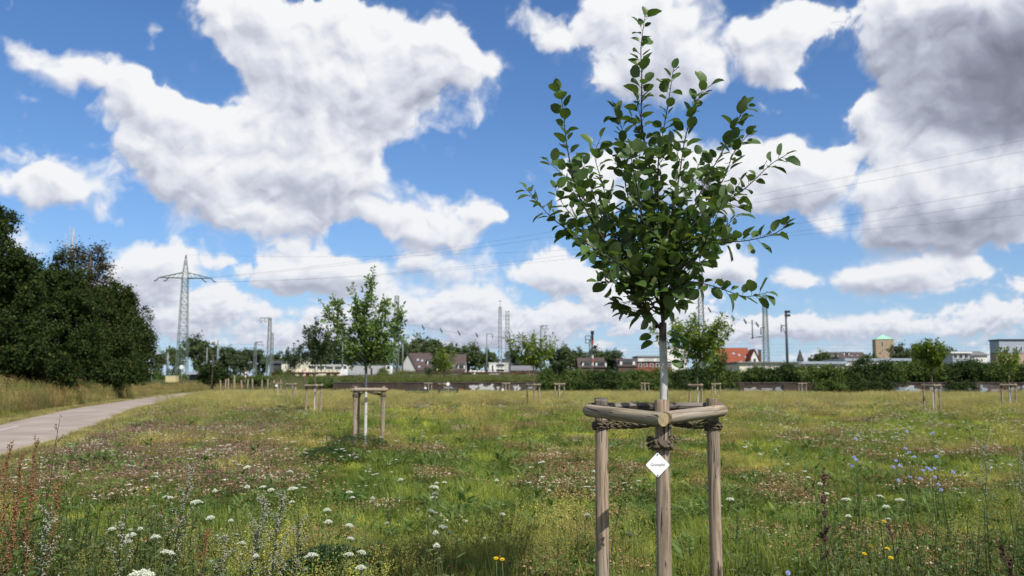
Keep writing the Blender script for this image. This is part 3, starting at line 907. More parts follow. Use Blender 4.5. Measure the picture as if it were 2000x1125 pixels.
# ------------------------------------------------------------------ railway
def locomotive():
    D = 228.0
    A, B = at(664, 737, D), at(768, 737, D)
    L = B[0] - A[0]
    zg = float(gh(A[0], D))
    z0 = A[2] - .2
    t = thing('locomotive', 'light grey electric locomotive with white cabs standing on the tracks', 'locomotive', ((A[0] + B[0]) / 2, D, z0))
    hl = L / 2
    H = at(700, 714, D)[2] - z0
    k = 1.9
    prof = [(-hl + .1, .75), (-hl, 1.6), (-hl + .25, 2.3), (-hl + .95, H), (hl - .95, H), (hl - .25, 2.3), (hl, 1.6), (hl - .1, .75)]
    MB().prism([(-hl + k, .78), (-hl + k, H - .05), (hl - k, H - .05), (hl - k, .78)], 0, 3.0).build('body', M['loco_grey'], t)
    for s in (-1, 1):
        pr = [(-hl + .1, .75), (-hl + k, .75), (-hl + k, H), (-hl + .95, H), (-hl + .25, 2.3), (-hl, 1.6)]
        if s > 0:
            pr = [(-x, z) for x, z in pr][::-1]
        cab = MB().prism(pr, -.02, 3.02).build('cab', M['white'], t)
        MB().box((s * (hl - 1.25), -.03, 2.7), (.75, .06, .75)).build('window', M['glass'], cab)
        MB().box((s * (hl - .75), -.03, 2.0), (.05, .04, 1.9)).build('door', M['loco_grey'], cab)
    MB().prism([(-hl + 1.2, H - .1), (-hl + 1.8, H + .28), (hl - 1.8, H + .28), (hl - 1.2, H - .1)], .25, 2.75).build('roof', M['steel_dark'], t)
    for s in (-.55, .55):
        bg_ = MB().box((s * hl, .9, .45), (4.2, 1.6, .5)).build('bogie', M['black'], t)
        for dx in (-1.3, 1.3):
            w_ = MB()
            a = np.linspace(0, 2 * np.pi, 17)[:-1]
            for y in (.02, .16):
                pass
            w_.tube([(s * hl + dx, .02, .52), (s * hl + dx, .16, .52)], .58, 16)
            w_.build('wheel', M['rust'], bg_)
    MB().box((0, 1.5, .72), (L - 1.2, 2.4, .16)).build('underframe', M['black'], t)
    MB().box((hl * .18, -.02, 1.7), (.5, .05, 1.7)).build('grille', M['rust'], t)
    MB().box((hl - .05, 1.5, 1.05), (.35, 2.2, .35)).build('buffer_beam', M['red'], t)
    pt = MB()
    for y in (.8, 2.2):
        pt.bar((hl * .4, y, H + .28), (hl * .62, y, H + .9), .06).bar((hl * .62, y, H + .9), (hl * .4, y, H + 1.4), .06)
    pt.bar((hl * .4, .3, H + 1.4), (hl * .4, 2.7, H + 1.4), .08)
    pt.build('pantograph', M['steel_dark'], t)
    return t
locomotive()

def flat_wagon(px0, px1, y, D, label):
    A, B = at(px0, y, D), at(px1, y, D)
    L, xc = B[0] - A[0], (A[0] + B[0]) / 2
    zg = float(gh(xc, D)) + .15
    t = thing('flat_wagon', label, 'railway wagon', (xc, D, zg), 0, 'rusty flat wagons on the sidings')
    h = A[2] - zg
    b_ = MB().box((0, 1.4, max(.8, h * .72)), (L, 2.8, .35))
    for x in np.linspace(-L / 2 + .2, L / 2 - .2, 9):
        b_.box((x, -.05, max(.8, h * .72) + .28), (.12, .08, .75))
    b_.build('deck', M['rust'], t)
    for s in (-.62, .62):
        MB().box((s * L / 2, 1.4, .62), (2.6, 1.8, .3)).build('bogie', M['black'], t)
        for dx in (-.8, .8):
            MB().tube([(s * L / 2 + dx, .3, .46), (s * L / 2 + dx, .45, .46)], .45, 12).build('wheel', M['rust'], t)
    return t
for a, b_, lab in ((528, 592, 'rusty flat wagon in front of the cream station wing'), (594, 660, 'rusty flat wagon just left of the locomotive'),
                   (782, 850, 'rusty flat wagon just right of the locomotive'), (854, 925, 'rusty flat wagon below the dark cypress'),
                   (930, 1000, 'rusty flat wagon in front of the white modern house'), (1004, 1070, 'rusty flat wagon behind the drooping leaved staked tree')):
    flat_wagon(a, b_, 731.5, 205, lab)
# rails on the embankment
rl = MB()
for Y in (204.4, 205.9, 228.2, 229.7, 244, 245.5):
    rl.box((60, Y, 2.4 + .1), (420, .08, .16))
ro = rl.build('railway_track', M['rust'])
ro['kind'] = 'structure'
ba = MB()
for Y in (205.1, 229, 244.7):
    ba.prism([(-150, 2.36), (270, 2.36), (270, 2.43), (-150, 2.43)], Y - 2, Y + 2)
bo = ba.build('track_ballast', paint('ballast_stone', (.12, .095, .08), .95, 0, .4, 6))
bo['kind'] = 'structure'

def lattice(mb_, x, y, z0, z1, w0, w1, n, bw, panel=True):
    bw = bw * .62
    n = max(3, int(n * .7))
    """square tapering lattice column"""
    for k in range(4):
        sx_, sy_ = ((-1, -1), (1, -1), (1, 1), (-1, 1))[k]
        mb_.bar((x + sx_ * w0 / 2, y + sy_ * w0 / 2, z0), (x + sx_ * w1 / 2, y + sy_ * w1 / 2, z1), bw)
    # panel heights shrink towards the top
    t_ = np.linspace(0, 1, n + 1)
    if w1 < w0 * .8:
        t_ = 1 - (1 - t_) ** 1.25
    for a, b_ in zip(t_[:-1], t_[1:]):
        za, zb = z0 + (z1 - z0) * a, z0 + (z1 - z0) * b_
        wa, wb = w0 + (w1 - w0) * a, w0 + (w1 - w0) * b_
        cs = ((-1, -1), (1, -1), (1, 1), (-1, 1))
        for k in range(4):
            p, q_ = cs[k], cs[(k + 1) % 4]
            mb_.bar((x + p[0] * wa / 2, y + p[1] * wa / 2, za), (x + q_[0] * wb / 2, y + q_[1] * wb / 2, zb), bw * .6)
            mb_.bar((x + q_[0] * wa / 2, y + q_[1] * wa / 2, za), (x + p[0] * wb / 2, y + p[1] * wb / 2, zb), bw * .6)
            if panel:
                mb_.bar((x + p[0] * wb / 2, y + p[1] * wb / 2, zb), (x + q_[0] * wb / 2, y + q_[1] * wb / 2, zb), bw * .6)

# the big transmission pylon on the left
PD = 190.0
pb = at(354, 745, PD)
pz = 2.2
py_t = thing('transmission_pylon', 'tall green steel lattice pylon carrying power lines beside the dark trees', 'pylon', (pb[0], PD, pz), R(8))
zarm, ztop, zwaist = at(358, 543, PD)[2] - pz, at(364, 497, PD)[2] - pz, at(357, 700, PD)[2] - pz
PW = 1.0
mbp = MB()
lattice(mbp, 0, 0, -1, zwaist, 2.3, 2.0, 4, .15)
lattice(mbp, 0, 0, zwaist, zarm, 2.0, 1.15, 18, .12)
lattice(mbp, 0, 0, zarm, ztop - .1, 1.25, .12, 5, .10)
mbp.build('lattice_body', M['steel_green'], py_t)
arm_l = 102 / FPX * PD / 2
ARM = []
for s in (-1, 1):
    a_ = MB()
    tip = np.array([s * arm_l, 0, zarm])
    for yy in (-.55, .55):
        a_.bar((s * .6, yy, zarm), tip, .12)
        a_.bar((s * .6, yy * .7, zarm + 1.15), tip, .10)
    for f in (.2, .4, .6, .8):
        P = np.array([s * (.6 + (arm_l - .6) * f), 0, zarm])
        hgt = 1.15 * (1 - f)
        a_.bar(P + (0, -.55 * (1 - f), 0), P + (0, .55 * (1 - f), 0), .07)
        a_.bar(P + (0, -.55 * (1 - f), 0), P + (s * -.9, -.4 * (1 - f), hgt + .2), .07)
    a_.build('crossarm', M['steel_green'], py_t)
    for f in (.98, .62):
        P = np.array([s * arm_l * f, 0, zarm - .05])
        ins = MB()
        ins.tube([P, P + (s * .35, -.1, -.45), P + (s * .9, -.2, -.75)], .11, 8)
        ins.build('insulator', M['porcelain'], py_t)
        ARM.append(P + (s * .9, -.2, -.75))

def wire(name, label, cat, pts, r, group=None, parent=None):
    o_ = MB().tube(pts, r, 5, 0, True).build(name, M['wire'], parent)
    if parent is None:
        tag(o_, label, cat, group)
    return o_

def sagged(A, B, sag, n=48):
    t_ = np.linspace(0, 1, n)[:, None]
    p = np.asarray(A) * (1 - t_) + np.asarray(B) * t_
    p[:, 2] -= (4 * sag * t_ * (1 - t_))[:, 0]
    return p
rot_p = np.array(Matrix.Rotation(R(8), 3, 'Z'))
arm_w = [rot_p @ P + np.array([pb[0], PD, pz]) for P in ARM]
top_w = np.array([pb[0], PD, pz + ztop])
# rows that each conductor reaches at the right edge of the frame
for k, (P, (px, py, D)) in enumerate(zip(arm_w[::-1] + [top_w], [(2560, 296, 92), (2560, 262, 84), (2560, 148, 92), (2560, 178, 84), (2560, 360, 100)])):
    wire('power_line', ['lowest faint power line right of the crown', 'second lowest power line crossing right of the crown', 'topmost power line sloping up to the right edge', 'second power line from the top at the right edge', 'faint power line near the horizon clouds on the right'][k],
         'cable', sagged(P, at(px, py, D), 3.2), .012, 'power lines strung from the pylon')
for P, px in zip(arm_w[:2], (-420, -470)):
    pass

def mast(label, px, ytop, D, w0, w1, n, arms=(), m='steel', spike=None, group='railway catenary masts', solid=False, pxb=None):
    b0 = at(px if pxb is None else pxb, 742, D)
    tp = at(px, ytop, D)
    zg = float(gh(b0[0], D))
    t = thing('catenary_mast', label, 'mast', (b0[0], D, zg), 0, group)
    H = tp[2] - zg
    mb_ = MB()
    if solid:
        mb_.tube([(0, 0, -.3), (0, 0, H * .5), (0, 0, H)], [w0 / 2, w0 / 2, w1 / 2], 8)
    else:
        lattice(mb_, 0, 0, -.3, H, w0, w1, n, max(.10, w0 * .10))
    mb_.build('column', M[m], t)
    for (dx_px, y_px, kind) in arms:
        z = at(px, y_px, D)[2] - zg
        dx = dx_px / FPX * D
        a_ = MB().bar((0, 0, z), (dx, 0, z), .12)
        if kind == 'twin':
            a_.bar((0, 0, z - .55), (dx * .3, 0, z), .08)
        a_.build('arm', M[m], t)
        if kind == 'twin':
            for f in (.45, .95):
                P = np.array([dx * f, 0, z])
                MB().tube([P, P - (.3, 0, .5), P - (-.05, 0, 1.0), P + (.3, 0, -.5)], .06, 6).build('insulator', M['porcelain'], t)
        elif kind == 'drop':
            MB().tube([(dx, 0, z - .1), (dx, 0, z - 1.3)], .10, 6).build('insulator', M['porcelain'], t)
    if spike:
        zs = at(px, spike, D)[2] - zg
        MB().tube([(0, 0, H), (0, 0, zs)], .05, 6).build('spike', M['steel_dark'], t)
        MB().bar((-.35, 0, zs), (.35, 0, zs), .1).build('cap', M['steel_dark'], t)
    return t
mast('grey lattice mast with a short left arm and hanging insulators, left of the staked trees', 524, 621, 195, .95, .55, 18, [(-19, 621, 'twin')])
mast('thinner lattice mast just behind the one with the left arm', 529.5, 650, 235, .8, .5, 12)
mast('slim post with a short right arm left of the twin lattice masts', 497, 668, 230, .75, .4, 9, [(14, 668, 'twin')], solid=False)
mast('plain slim mast above the woods right of the brown pole', 423.5, 664, 250, .7, .35, 0, [(-6, 672, 'drop')], solid=True)
mast('short slim mast above the woods between pylon and brown pole', 402.5, 678, 260, .5, .3, 0, [(5, 681, 'drop')], solid=True)
mast('short slim mast in front of the woods left of the pylon', 326, 688, 240, .6, .4, 0, [], solid=True)
mast('pale slim mast at the right end of the dark trees', 299, 688, 235, .6, .35, 0, [], solid=True)
mast('thin mast above the woods left of the larger staked tree', 668, 665, 250, .45, .3, 0, [(7, 667, 'drop')], solid=True)
mast('tall lattice mast half hidden by the staked tree beside the locomotive', 773, 578, 180, 1.1, .7, 24, [(10, 655, 'drop')])
mast('slim pole with a short right arm beside the locomotive cab', 786, 654, 235, .4, .3, 0, [(12, 654, 'twin')], solid=True)
mast('tall dark lattice mast with a thin spike and cap', 976.5, 600, 215, .95, .6, 24, [], 'steel_dark', spike=588)
mast('pale lattice mast standing beside the dark spiked one', 991, 608, 190, .9, .75, 24, [(5, 650, 'drop'), (5, 668, 'drop')])
mast('thin mast with a right arm left of the spiked mast', 950.5, 652, 250, .4, .3, 0, [(11, 652, 'drop')], solid=True)
mast('slim grey mast with a short right arm above the drooping leaved tree', 1057, 636, 190, .5, .34, 0, [(13, 636, 'twin')], solid=True)
mast('tall lattice mast with a spike and left arm rising behind the main crown', 1367.5, 519, 170, 1.1, .75, 26, [(-13, 519, 'twin')], 'steel', spike=500, pxb=1372)
mast('tall green lattice mast under the low leafy twig right of the crown', 1490, 576, 165, 1.05, .62, 24, [(-9, 640, 'drop')], 'steel_green', pxb=1498)
lp = mast('slim post with a floodlight cluster on top, right of the lattice masts', 1536.5, 607, 180, .55, .34, 0, [(-10, 636, 'drop')], 'steel_dark', solid=True, pxb=1539)
zt_ = at(1536, 609, 180)[2] - lp.location.z
for dz in (0, -.75):
    MB().box((.25, -.2, zt_ + dz), (1.0, .5, .45)).build('floodlight', M['black'], lp)
MB().bar((-1.1, 0, zt_ - 2.4), (0, 0, zt_ - 5), .08).build('stay', M['steel_dark'], lp)

# cross-span wires with insulators, and the pole hanging from one of them
def span(label, A, B, sag, n, f0, f1, tick):
    t = thing('span_wire', label, 'cable', A)
    pts = sagged(A, B, sag) - np.asarray(A)
    MB().tube(pts, .02, 5).build('cable', M['wire'], t)
    for f in np.linspace(f0, f1, n):
        P = np.array([np.interp(f, np.linspace(0, 1, 48), pts[:, k]) for k in range(3)])
        MB().tube([P + (-.25, 0, tick * .5), P + (.1, 0, -tick * .15), P + (.25, 0, -tick * .5)], [.10, .17, .10], 6).build('insulator', M['porcelain'], t)
    MB().tube(sagged(np.array(A) - (0, 0, 2.3), np.array(B) - (0, 0, 2.3), .1) - np.asarray(A), .018, 5).build('lower_cable', M['wire'], t)
span('overhead wire with five dark insulators between the two lattice masts left of the crown', at(773, 629, 185), at(991, 660, 190), .4, 5, .08, .72, 1.0)
sp2 = span('overhead wire with five dark insulators right of the main crown', at(1370, 599, 170), at(1494, 637, 165), .3, 5, .13, .88, 1.0)
hp = thing('hanging_pole', 'thin pole hanging from the overhead wires between the right lattice masts', 'pole', at(1470, 662, 167))
MB().tube([(0, 0, 0), (0, 0, at(1470, 625, 167)[2] - at(1470, 662, 167)[2])], .11, 8).build('pole', M['steel'], hp)
MB().bar((-.5, 0, .1), (1.6, 0, .45), .08).build('arm', M['steel'], hp)
MB().tube([(1.0, 0, .35), (1.9, 0, .5)], .1, 6).build('insulator', M['porcelain'], hp)
# contact wires along the tracks
for k, (za, zb, Y, lab) in enumerate(((8.1, 8.1, 205, 'contact wire above the nearest track'), (9.6, 9.6, 205.2, 'carrying wire above the nearest track'),
                                      (8.1, 8.1, 229, 'contact wire above the locomotive track'), (9.7, 9.7, 229.2, 'carrying wire above the locomotive track'))):
    P = [(-140 + 8 * i, Y, 2.4 + (za - 2.4) + (.35 * (abs(((i % 8) - 4)) / 4) if k % 2 else 0)) for i in range(46)]
    wire('contact_wire', lab, 'cable', P, .011, 'contact wires over the tracks')
# small fittings hanging on the far wires
# signal
D = 135.0
b0 = at(1156, 742, D)
zg = float(gh(b0[0], D))
sg = thing('railway_signal', 'railway signal mast with black lamp heads, red white band and a side platform', 'signal', (b0[0], D, zg))
H = at(1156, 648, D)[2] - zg
zf = lambda y: at(1156, y, D)[2] - zg
mb = MB()
lattice(mb, -.15, 0, -.2, zf(664), .5, .4, 12, .07)
mb.build('mast', M['steel'], sg)
MB().tube([(.12, 0, zf(690)), (.12, 0, H)], .09, 8).build('pole', M['steel_dark'], sg)
MB().box((.12, -.15, zf(650)), (.45, .4, .55)).box((.12, -.2, zf(658)), (.3, .3, .7)).build('lamp_head', M['black'], sg)
MB().box((.5, -.15, zf(678)), (.45, .4, .5)).build('lamp_head', M['black'], sg)
MB().box((.22, -.1, zf(666)), (.16, .2, .9)).build('route_panel', M['red'], sg)
pf = MB().box((-.5, 0, zf(670)), (.9, .8, .08))
for x in (-.9, -.1):
    for y in (-.38, .38):
        pf.bar((x, y, zf(670)), (x, y, zf(656)), .05)
for y in (-.38, .38):
    pf.bar((-.9, y, zf(656)), (-.1, y, zf(656)), .05)
    pf.bar((-.9, y, zf(663)), (-.1, y, zf(663)), .05)
pf.build('platform', M['steel'], sg)
for k, y in enumerate((697, 704, 711)):
    MB().box((.12, -.12, zf(y)), (.26, .1, .5)).build('mast_band', M['red' if k % 2 else 'white'], sg)

# ------------------------------------------------------------------ small things at the left end of the tracks
c0 = at(333, 741, 160)
zg = float(gh(c0[0], 160))
yc = thing('container', 'small pale yellow container beside the foot of the pylon', 'container', (c0[0], 160, zg - .1))
yc.scale = (.95, .95, .72)
MB().box((0, .8, .85 + .1), (1.9, 1.6, 1.5)).build('box', M['yellow'], yc)
MB().box((0, .8, 1.75), (2.0, 1.7, .1)).build('lid', M['render_cream'], yc)
for x in (-.6, 0, .6):
    MB().box((x, -.03, .95), (.05, .06, 1.3)).build('rib', M['yellow'], yc)
c0 = at(380, 733, 165)
zg = float(gh(c0[0], 165))
sh_ = thing('shelter', 'low shelter with a pale grey sloping roof right of the pylon foot', 'shelter', (c0[0], 165, zg))
hz = at(380, 731, 165)[2] - zg
MB().prism([(-1.5, hz - .05), (1.5, hz), (1.5, hz + .55), (-1.5, hz + .45)], 0, 1.6).build('roof', M['blue_panel'], sh_)
for x in (-1.3, 1.3):
    for y in (.2, 1.4):
        MB().tube([(x, y, -.2), (x, y, hz)], .06, 6).build('post', M['steel'], sh_)
MB().box((0, 1.3, hz / 2), (2.5, .06, hz)).build('back_panel', M['steel_dark'], sh_)

def pole_sign(label, px, ytop, ybot, D, col, bands=False, disc=None, group=None):
    b0 = at(px, ybot, D)
    zg = float(gh(b0[0], D))
    H = max(.9, at(px, ytop, D)[2] - zg)
    t = thing('marker_post', label, 'post', (b0[0], D, zg), 0, group)
    MB().tube([(0, 0, -.2), (0, 0, H)], .055, 8).build('post', M['steel' if bands else col], t)
    if bands:
        for k in range(5):
            MB().tube([(0, 0, H - .05 - .26 * k), (0, 0, H - .05 - .26 * (k + 1) + .003)], .10, 10).build('band', M['red' if k % 2 == 0 else 'white'], t)
    if disc:
        d_ = MB().tube([(0, -.10, H), (0, -.06, H)], disc, 18)
        d_.build('disc', M['white'], t)
    return t
pole_sign('white round sign on a thin post below the pylon', 354, 717, 745, 150, 'steel', disc=.36)
pole_sign('red and white banded post beside the dark trees', 296, 718, 742, 150, 'steel', True)
pole_sign('red and white banded post right of the fence stakes on the embankment', 479, 723, 742, 140, 'steel', True)
pole_sign('red and white banded post in front of the cream station hall', 595, 721, 742, 150, 'steel', True)
pole_sign('red and white banded post left of the yellow container', 290, 722, 742, 158, 'steel', True)
b0 = at(413, 752, 118)
t = thing('wooden_pole', 'tall brown wooden pole beside the dark bush at the path end', 'pole', (b0[0], 118, 0))
MB().tube([(0, 0, -.2), (.05, 0, 2.5), (.12, 0, at(413, 693, 118)[2])], [.13, .12, .10], 10).build('shaft', M['bark'], t)
MB().box((.1, -.05, at(413, 695, 118)[2]), (.5, .2, .12)).build('bracket', M['steel_dark'], t)

# wooden fence posts at the far left of the meadow
fp0 = None
for k, px in enumerate((431, 440, 446.5, 456, 458.5, 472, 483, 494, 511, 522, 535, 548)):
    D = 100 + 1.2 * k
    b0 = at(px, 762, D)
    z0 = float(gh(b0[0], D))
    hh = {4: 2.1, 3: 1.9}.get(k, 1.55 + .25 * ((k * 37) % 5) / 5)
    if fp0 is None:
        fp0 = MB().tube([(0, 0, -.3), (0, 0, .8), (.01, 0, 1.55), (.01, 0, 1.6)], [.085, .082, .08, .06], 10).build('fence_post', M['wood'])
        fo = fp0
    else:
        fo = fp0.copy()
        COL.objects.link(fo)
    fo.location = (b0[0], D, z0)
    fo.scale = (1, 1, hh / 1.6)
    fo.rotation_euler = (R(((k * 53) % 7) - 3), R(((k * 31) % 9) - 4), k)
    tag(fo, 'short wooden fence post in the row at the far left of the meadow', 'fence post', 'fence posts below the railway embankment')

# dark planter boxes in the meadow
def crate(label, px0, px1, D, ang):
    A, B = at(px0, 770, D), at(px1, 770, D)
    L = B[0] - A[0]
    t = thing('planter_box', label, 'planter', ((A[0] + B[0]) / 2, D, 0), ang)
    mb_ = MB()
    for z in (.12, .32, .52, .72):
        for y in (-.45, .45):
            mb_.box((0, y, z), (L, .04, .15))
        for x in (-L / 2, L / 2):
            mb_.box((x, 0, z), (.04, .86, .15))
    mb_.build('boards', paint('dark_green_boards', (.035, .05, .04), .7), t)
    for x in (-1, 1):
        for y in (-1, 1):
            MB().box((x * (L / 2 - .06), y * .40, .40), (.07, .05, .84)).build('post', M['steel_dark'], t)
    MB().box((0, 0, .35), (L - .1, .82, .5)).build('soil', paint('planter_soil', (.05, .04, .03), .95), t)
crate('dark green board planter box in the grass, left one of two', 793, 836, 72, 0)
crate('dark green board planter box behind a staked tree, right one of two', 856, 895, 74, R(4))

# ------------------------------------------------------------------ leaves
def unit(a):
    return a / (np.linalg.norm(a, axis=-1, keepdims=True) + 1e-9)

def add_leaves(mb_, pos, d, nrm, length, width, detail=4, fold=.25, curl=.3, mat=0):
    """ovate leaves: pos (n,3) base, d (n,3) axis, nrm (n,3) upper side"""
    n = len(pos)
    d = unit(d)
    s = unit(np.cross(d, nrm))
    u = np.cross(s, d)
    length = np.broadcast_to(np.asarray(length, float), (n,))[:, None]
    width = np.broadcast_to(np.asarray(width, float), (n,))[:, None]
    if detail <= 1:
        P = [pos, pos + d * length * .45 + s * width * .5 + u * width * .12, pos + d * length, pos + d * length * .45 - s * width * .5 + u * width * .12]
        v = np.stack(P, 1)
        f = np.arange(n)[:, None] * 4 + np.arange(4)[None]
        mb_.add(v.reshape(-1, 3), f, mat, True)
        return
    ts = np.array([0, .12, .34, .60, .84, 1.0])
    ws = np.array([.05, .68, 1.0, .97, .66, .04])
    if detail == 2:
        ts, ws = np.array([0, .3, .7, 1.0]), np.array([.06, 1.0, .8, .04])
    cu = (rng.random((n, 1)) * 1.2 - .35) * curl
    rows = []
    for t_, w_ in zip(ts, ws):
        c = pos + d * length * t_ - u * length * cu * t_ * t_
        off = s * width * .5 * w_
        lift = u * width * w_ * fold * .5
        wav = u * width * .10 * (rng.random((n, 1)) - .5)
        rows.append(np.stack([c - off + lift + wav, c, c + off + lift - wav], 1))
    v = np.stack(rows, 1)                        # n, rows, 3, xyz
    k = len(ts)
    q_ = []
    for r_ in range(k - 1):
        for c_ in range(2):
            a = r_ * 3 + c_
            q_.append([a, a + 1, a + 4, a + 3])
    f = (np.arange(n)[:, None, None] * (k * 3) + np.array(q_)[None]).reshape(-1, 4)
    mb_.add(v.reshape(-1, 3), f, mat, True)

def resample(pts, step):
    pts = np.asarray(pts, float)
    seg = np.linalg.norm(np.diff(pts, axis=0), axis=1)
    s = np.concatenate([[0], np.cumsum(seg)])
    n = max(3, int(s[-1] / step) + 1)
    q_ = np.linspace(0, s[-1], n)
    out = np.stack([np.interp(q_, s, pts[:, k]) for k in range(3)], 1)
    if n > 6:                                    # round the corners
        for _ in range(2):
            out[1:-1] = out[1:-1] * .5 + (out[:-2] + out[2:]) * .25
    return out, s[-1]

def leafy_branch(pts, bm_, leaves, r0, r1, gap, llen, start=.2, droop=0.0, size_tip=.8, spread=1.0, per=1):
    """a branch tube plus alternate leaves with short stalks along it"""
    p, L = resample(pts, .03)
    rr = np.linspace(r0, r1, len(p))
    bm_.tube(p, rr, 6, 0, True)
    tan = unit(np.gradient(p, axis=0))
    s = np.linspace(0, L, len(p))
    n = int(L * (1 - start) / gap)
    ang = rng.random() * 6.28
    for i in range(n):
        for _ in range(per):
            q_ = L * start + (i + rng.random() * .8) * gap
            P = np.array([np.interp(q_, s, p[:, k]) for k in range(3)])
            T = unit(np.array([np.interp(q_, s, tan[:, k]) for k in range(3)]))
            ang += 2.4 + rng.normal() * .5
            a = unit(np.cross(T, [0.31, .2, .93]))
            b_ = np.cross(T, a)
            side = a * math.cos(ang) + b_ * math.sin(ang)
            d_ = unit(side * (.85 * spread) + T * .55 + np.array([0, 0, .18 - droop]) + rng.normal(size=3) * .22)
            k_ = llen * (1 - (1 - size_tip) * (q_ / L)) * (.52 + .72 * rng.random())
            st = P + d_ * k_ * .32 + np.array([0, 0, -.04 * droop])
            up = unit(np.array([0, 0, 1.0]) + rng.normal(size=3) * .45 + side * .2)
            leaves.append((st, d_ + np.array([0, 0, -.12 - droop]) * rng.random(), up, k_, P))
    # leaf at the very tip
    leaves.append((p[-1], tan[-1] + rng.normal(size=3) * .2, unit(np.array([0, -.3, 1]) + rng.normal(size=3) * .4), llen * .8, p[-1]))
    return p

def leaves_to_mesh(leaves, mb_, ratio, detail, petiole=None, fold=.25, curl=.3):
    pos = np.array([l[0] for l in leaves])
    add_leaves(mb_, pos, np.array([l[1] for l in leaves]), np.array([l[2] for l in leaves]), np.array([l[3] for l in leaves]),
               np.array([l[3] for l in leaves]) * ratio * (.88 + .24 * rng.random(len(leaves))), detail, fold, curl)
    if petiole is not None:
        for l in leaves:
            if np.linalg.norm(l[0] - l[4]) > .004:
                petiole.tube([l[4], l[0]], .0012, 3, 0, True, False)

# ------------------------------------------------------------------ the young apple tree in front
TX, TY = (1296 - 1000) / FPX * 4.60, 4.60
def lp_(px, py, dy=0.0):
    P = at(px, py, TY + dy)
    return P - np.array([TX, TY, 0])

apple = thing('young_tree', 'young apple tree with whitewashed trunk and dark green leaves tied between three stakes in front', 'tree', (TX, TY, 0), 0, 'young orchard trees')
trunk = MB()
tp = [(-.016, 0, -.15), (-.016, 0, .05), (-.014, 0, .5), (-.010, 0, .9), lp_(1297, 780), lp_(1297, 720), lp_(1294, 670), lp_(1295, 630)]
tr, _ = resample(tp, .05)
trunk.tube(tr, np.interp(np.linspace(0, 1, len(tr)), [0, .06, .5, 1], [.040, .030, .0225, .0185]), 14, 0, True, True, .035)
trunk.build('trunk', M['bark_white'], apple)
bm_, leaves = MB(), []
fork = (1295, 634)
# depth offset of each limb's tip (metres, + is away from the camera)
LIMBS = [  # pixel polylines, tip depth, base radius
    ([fork, (1292, 600), (1289, 560), (1281, 480), (1276, 420), (1268, 330), (1257, 240), (1250, 150), (1250, 90), (1254, 32)], .0, .0135),
    ([(1290, 645), (1278, 628), (1262, 612), (1246, 594), (1232, 560), (1205, 510), (1165, 445), (1130, 385), (1112, 320), (1105, 260), (1100, 210), (1088, 178)], -.30, .011),
    ([(1286, 640), (1262, 600), (1240, 560), (1190, 510), (1150, 480), (1105, 450), (1070, 420), (1045, 390), (1026, 366)], .25, .010),
    ([(1278, 560), (1240, 510), (1200, 460), (1160, 410), (1120, 360), (1085, 330), (1066, 312)], .42, .007),
    ([(1284, 560), (1262, 500), (1240, 430), (1222, 360), (1218, 290), (1212, 240), (1196, 208)], .2, .006),
    ([(1288, 560), (1286, 480), (1283, 400), (1288, 320), (1298, 250), (1308, 185), (1318, 132)], -.25, .007),
    ([(1290, 580), (1298, 500), (1308, 430), (1326, 350), (1338, 280), (1350, 225), (1368, 182), (1392, 168)], -.15, .008),
    ([(1294, 600), (1308, 530), (1330, 460), (1362, 390), (1395, 325), (1425, 270), (1448, 225), (1462, 202)], .15, .008),
    ([(1310, 510), (1350, 440), (1385, 390), (1415, 345), (1432, 300), (1448, 275), (1468, 258)], .35, .006),
    ([(1296, 605), (1310, 520), (1335, 455), (1375, 420), (1420, 395), (1460, 368), (1490, 335), (1508, 318), (1532, 308)], -.32, .008),
    ([(1300, 560), (1325, 480), (1365, 462), (1405, 470), (1450, 472), (1490, 462), (1515, 455), (1538, 442)], -.45, .007),
    ([(1298, 610), (1316, 560), (1345, 548), (1385, 556), (1425, 570), (1460, 578), (1498, 574)], -.40, .006),
    ([(1272, 618), (1250, 580), (1222, 555), (1190, 548), (1166, 545)], -.25, .005),
    ([(1264, 600), (1240, 540), (1215, 515), (1180, 500), (1150, 478), (1125, 462)], -.5, .006),
    ([(1292, 590), (1300, 540), (1330, 520), (1362, 505), (1395, 430), (1410, 400)], -.5, .006),
    ([(1288, 600), (1270, 540), (1255, 470), (1250, 400), (1236, 330), (1228, 290)], -.5, .006),
    ([(1290, 590), (1296, 520), (1306, 450), (1330, 400), (1352, 350), (1372, 300)], .5, .006),
    ([(1286, 590), (1250, 530), (1210, 480), (1170, 410), (1150, 350), (1130, 310)], .55, .006),
    ([(1290, 600), (1310, 555), (1340, 520), (1380, 510), (1420, 440), (1440, 420)], .5, .006),
    ([(1283, 610), (1250, 588), (1228, 590), (1212, 596)], .1, .004),
    ([(1240, 560), (1225, 500), (1195, 430), (1180, 370), (1160, 300), (1172, 272)], -.1, .005),
    ([(1274, 470), (1256, 420), (1240, 350), (1250, 300)], -.25, .004),
    ([(1286, 610), (1262, 575), (1215, 530), (1172, 505), (1135, 440), (1100, 400), (1085, 370)], .0, .006),
]
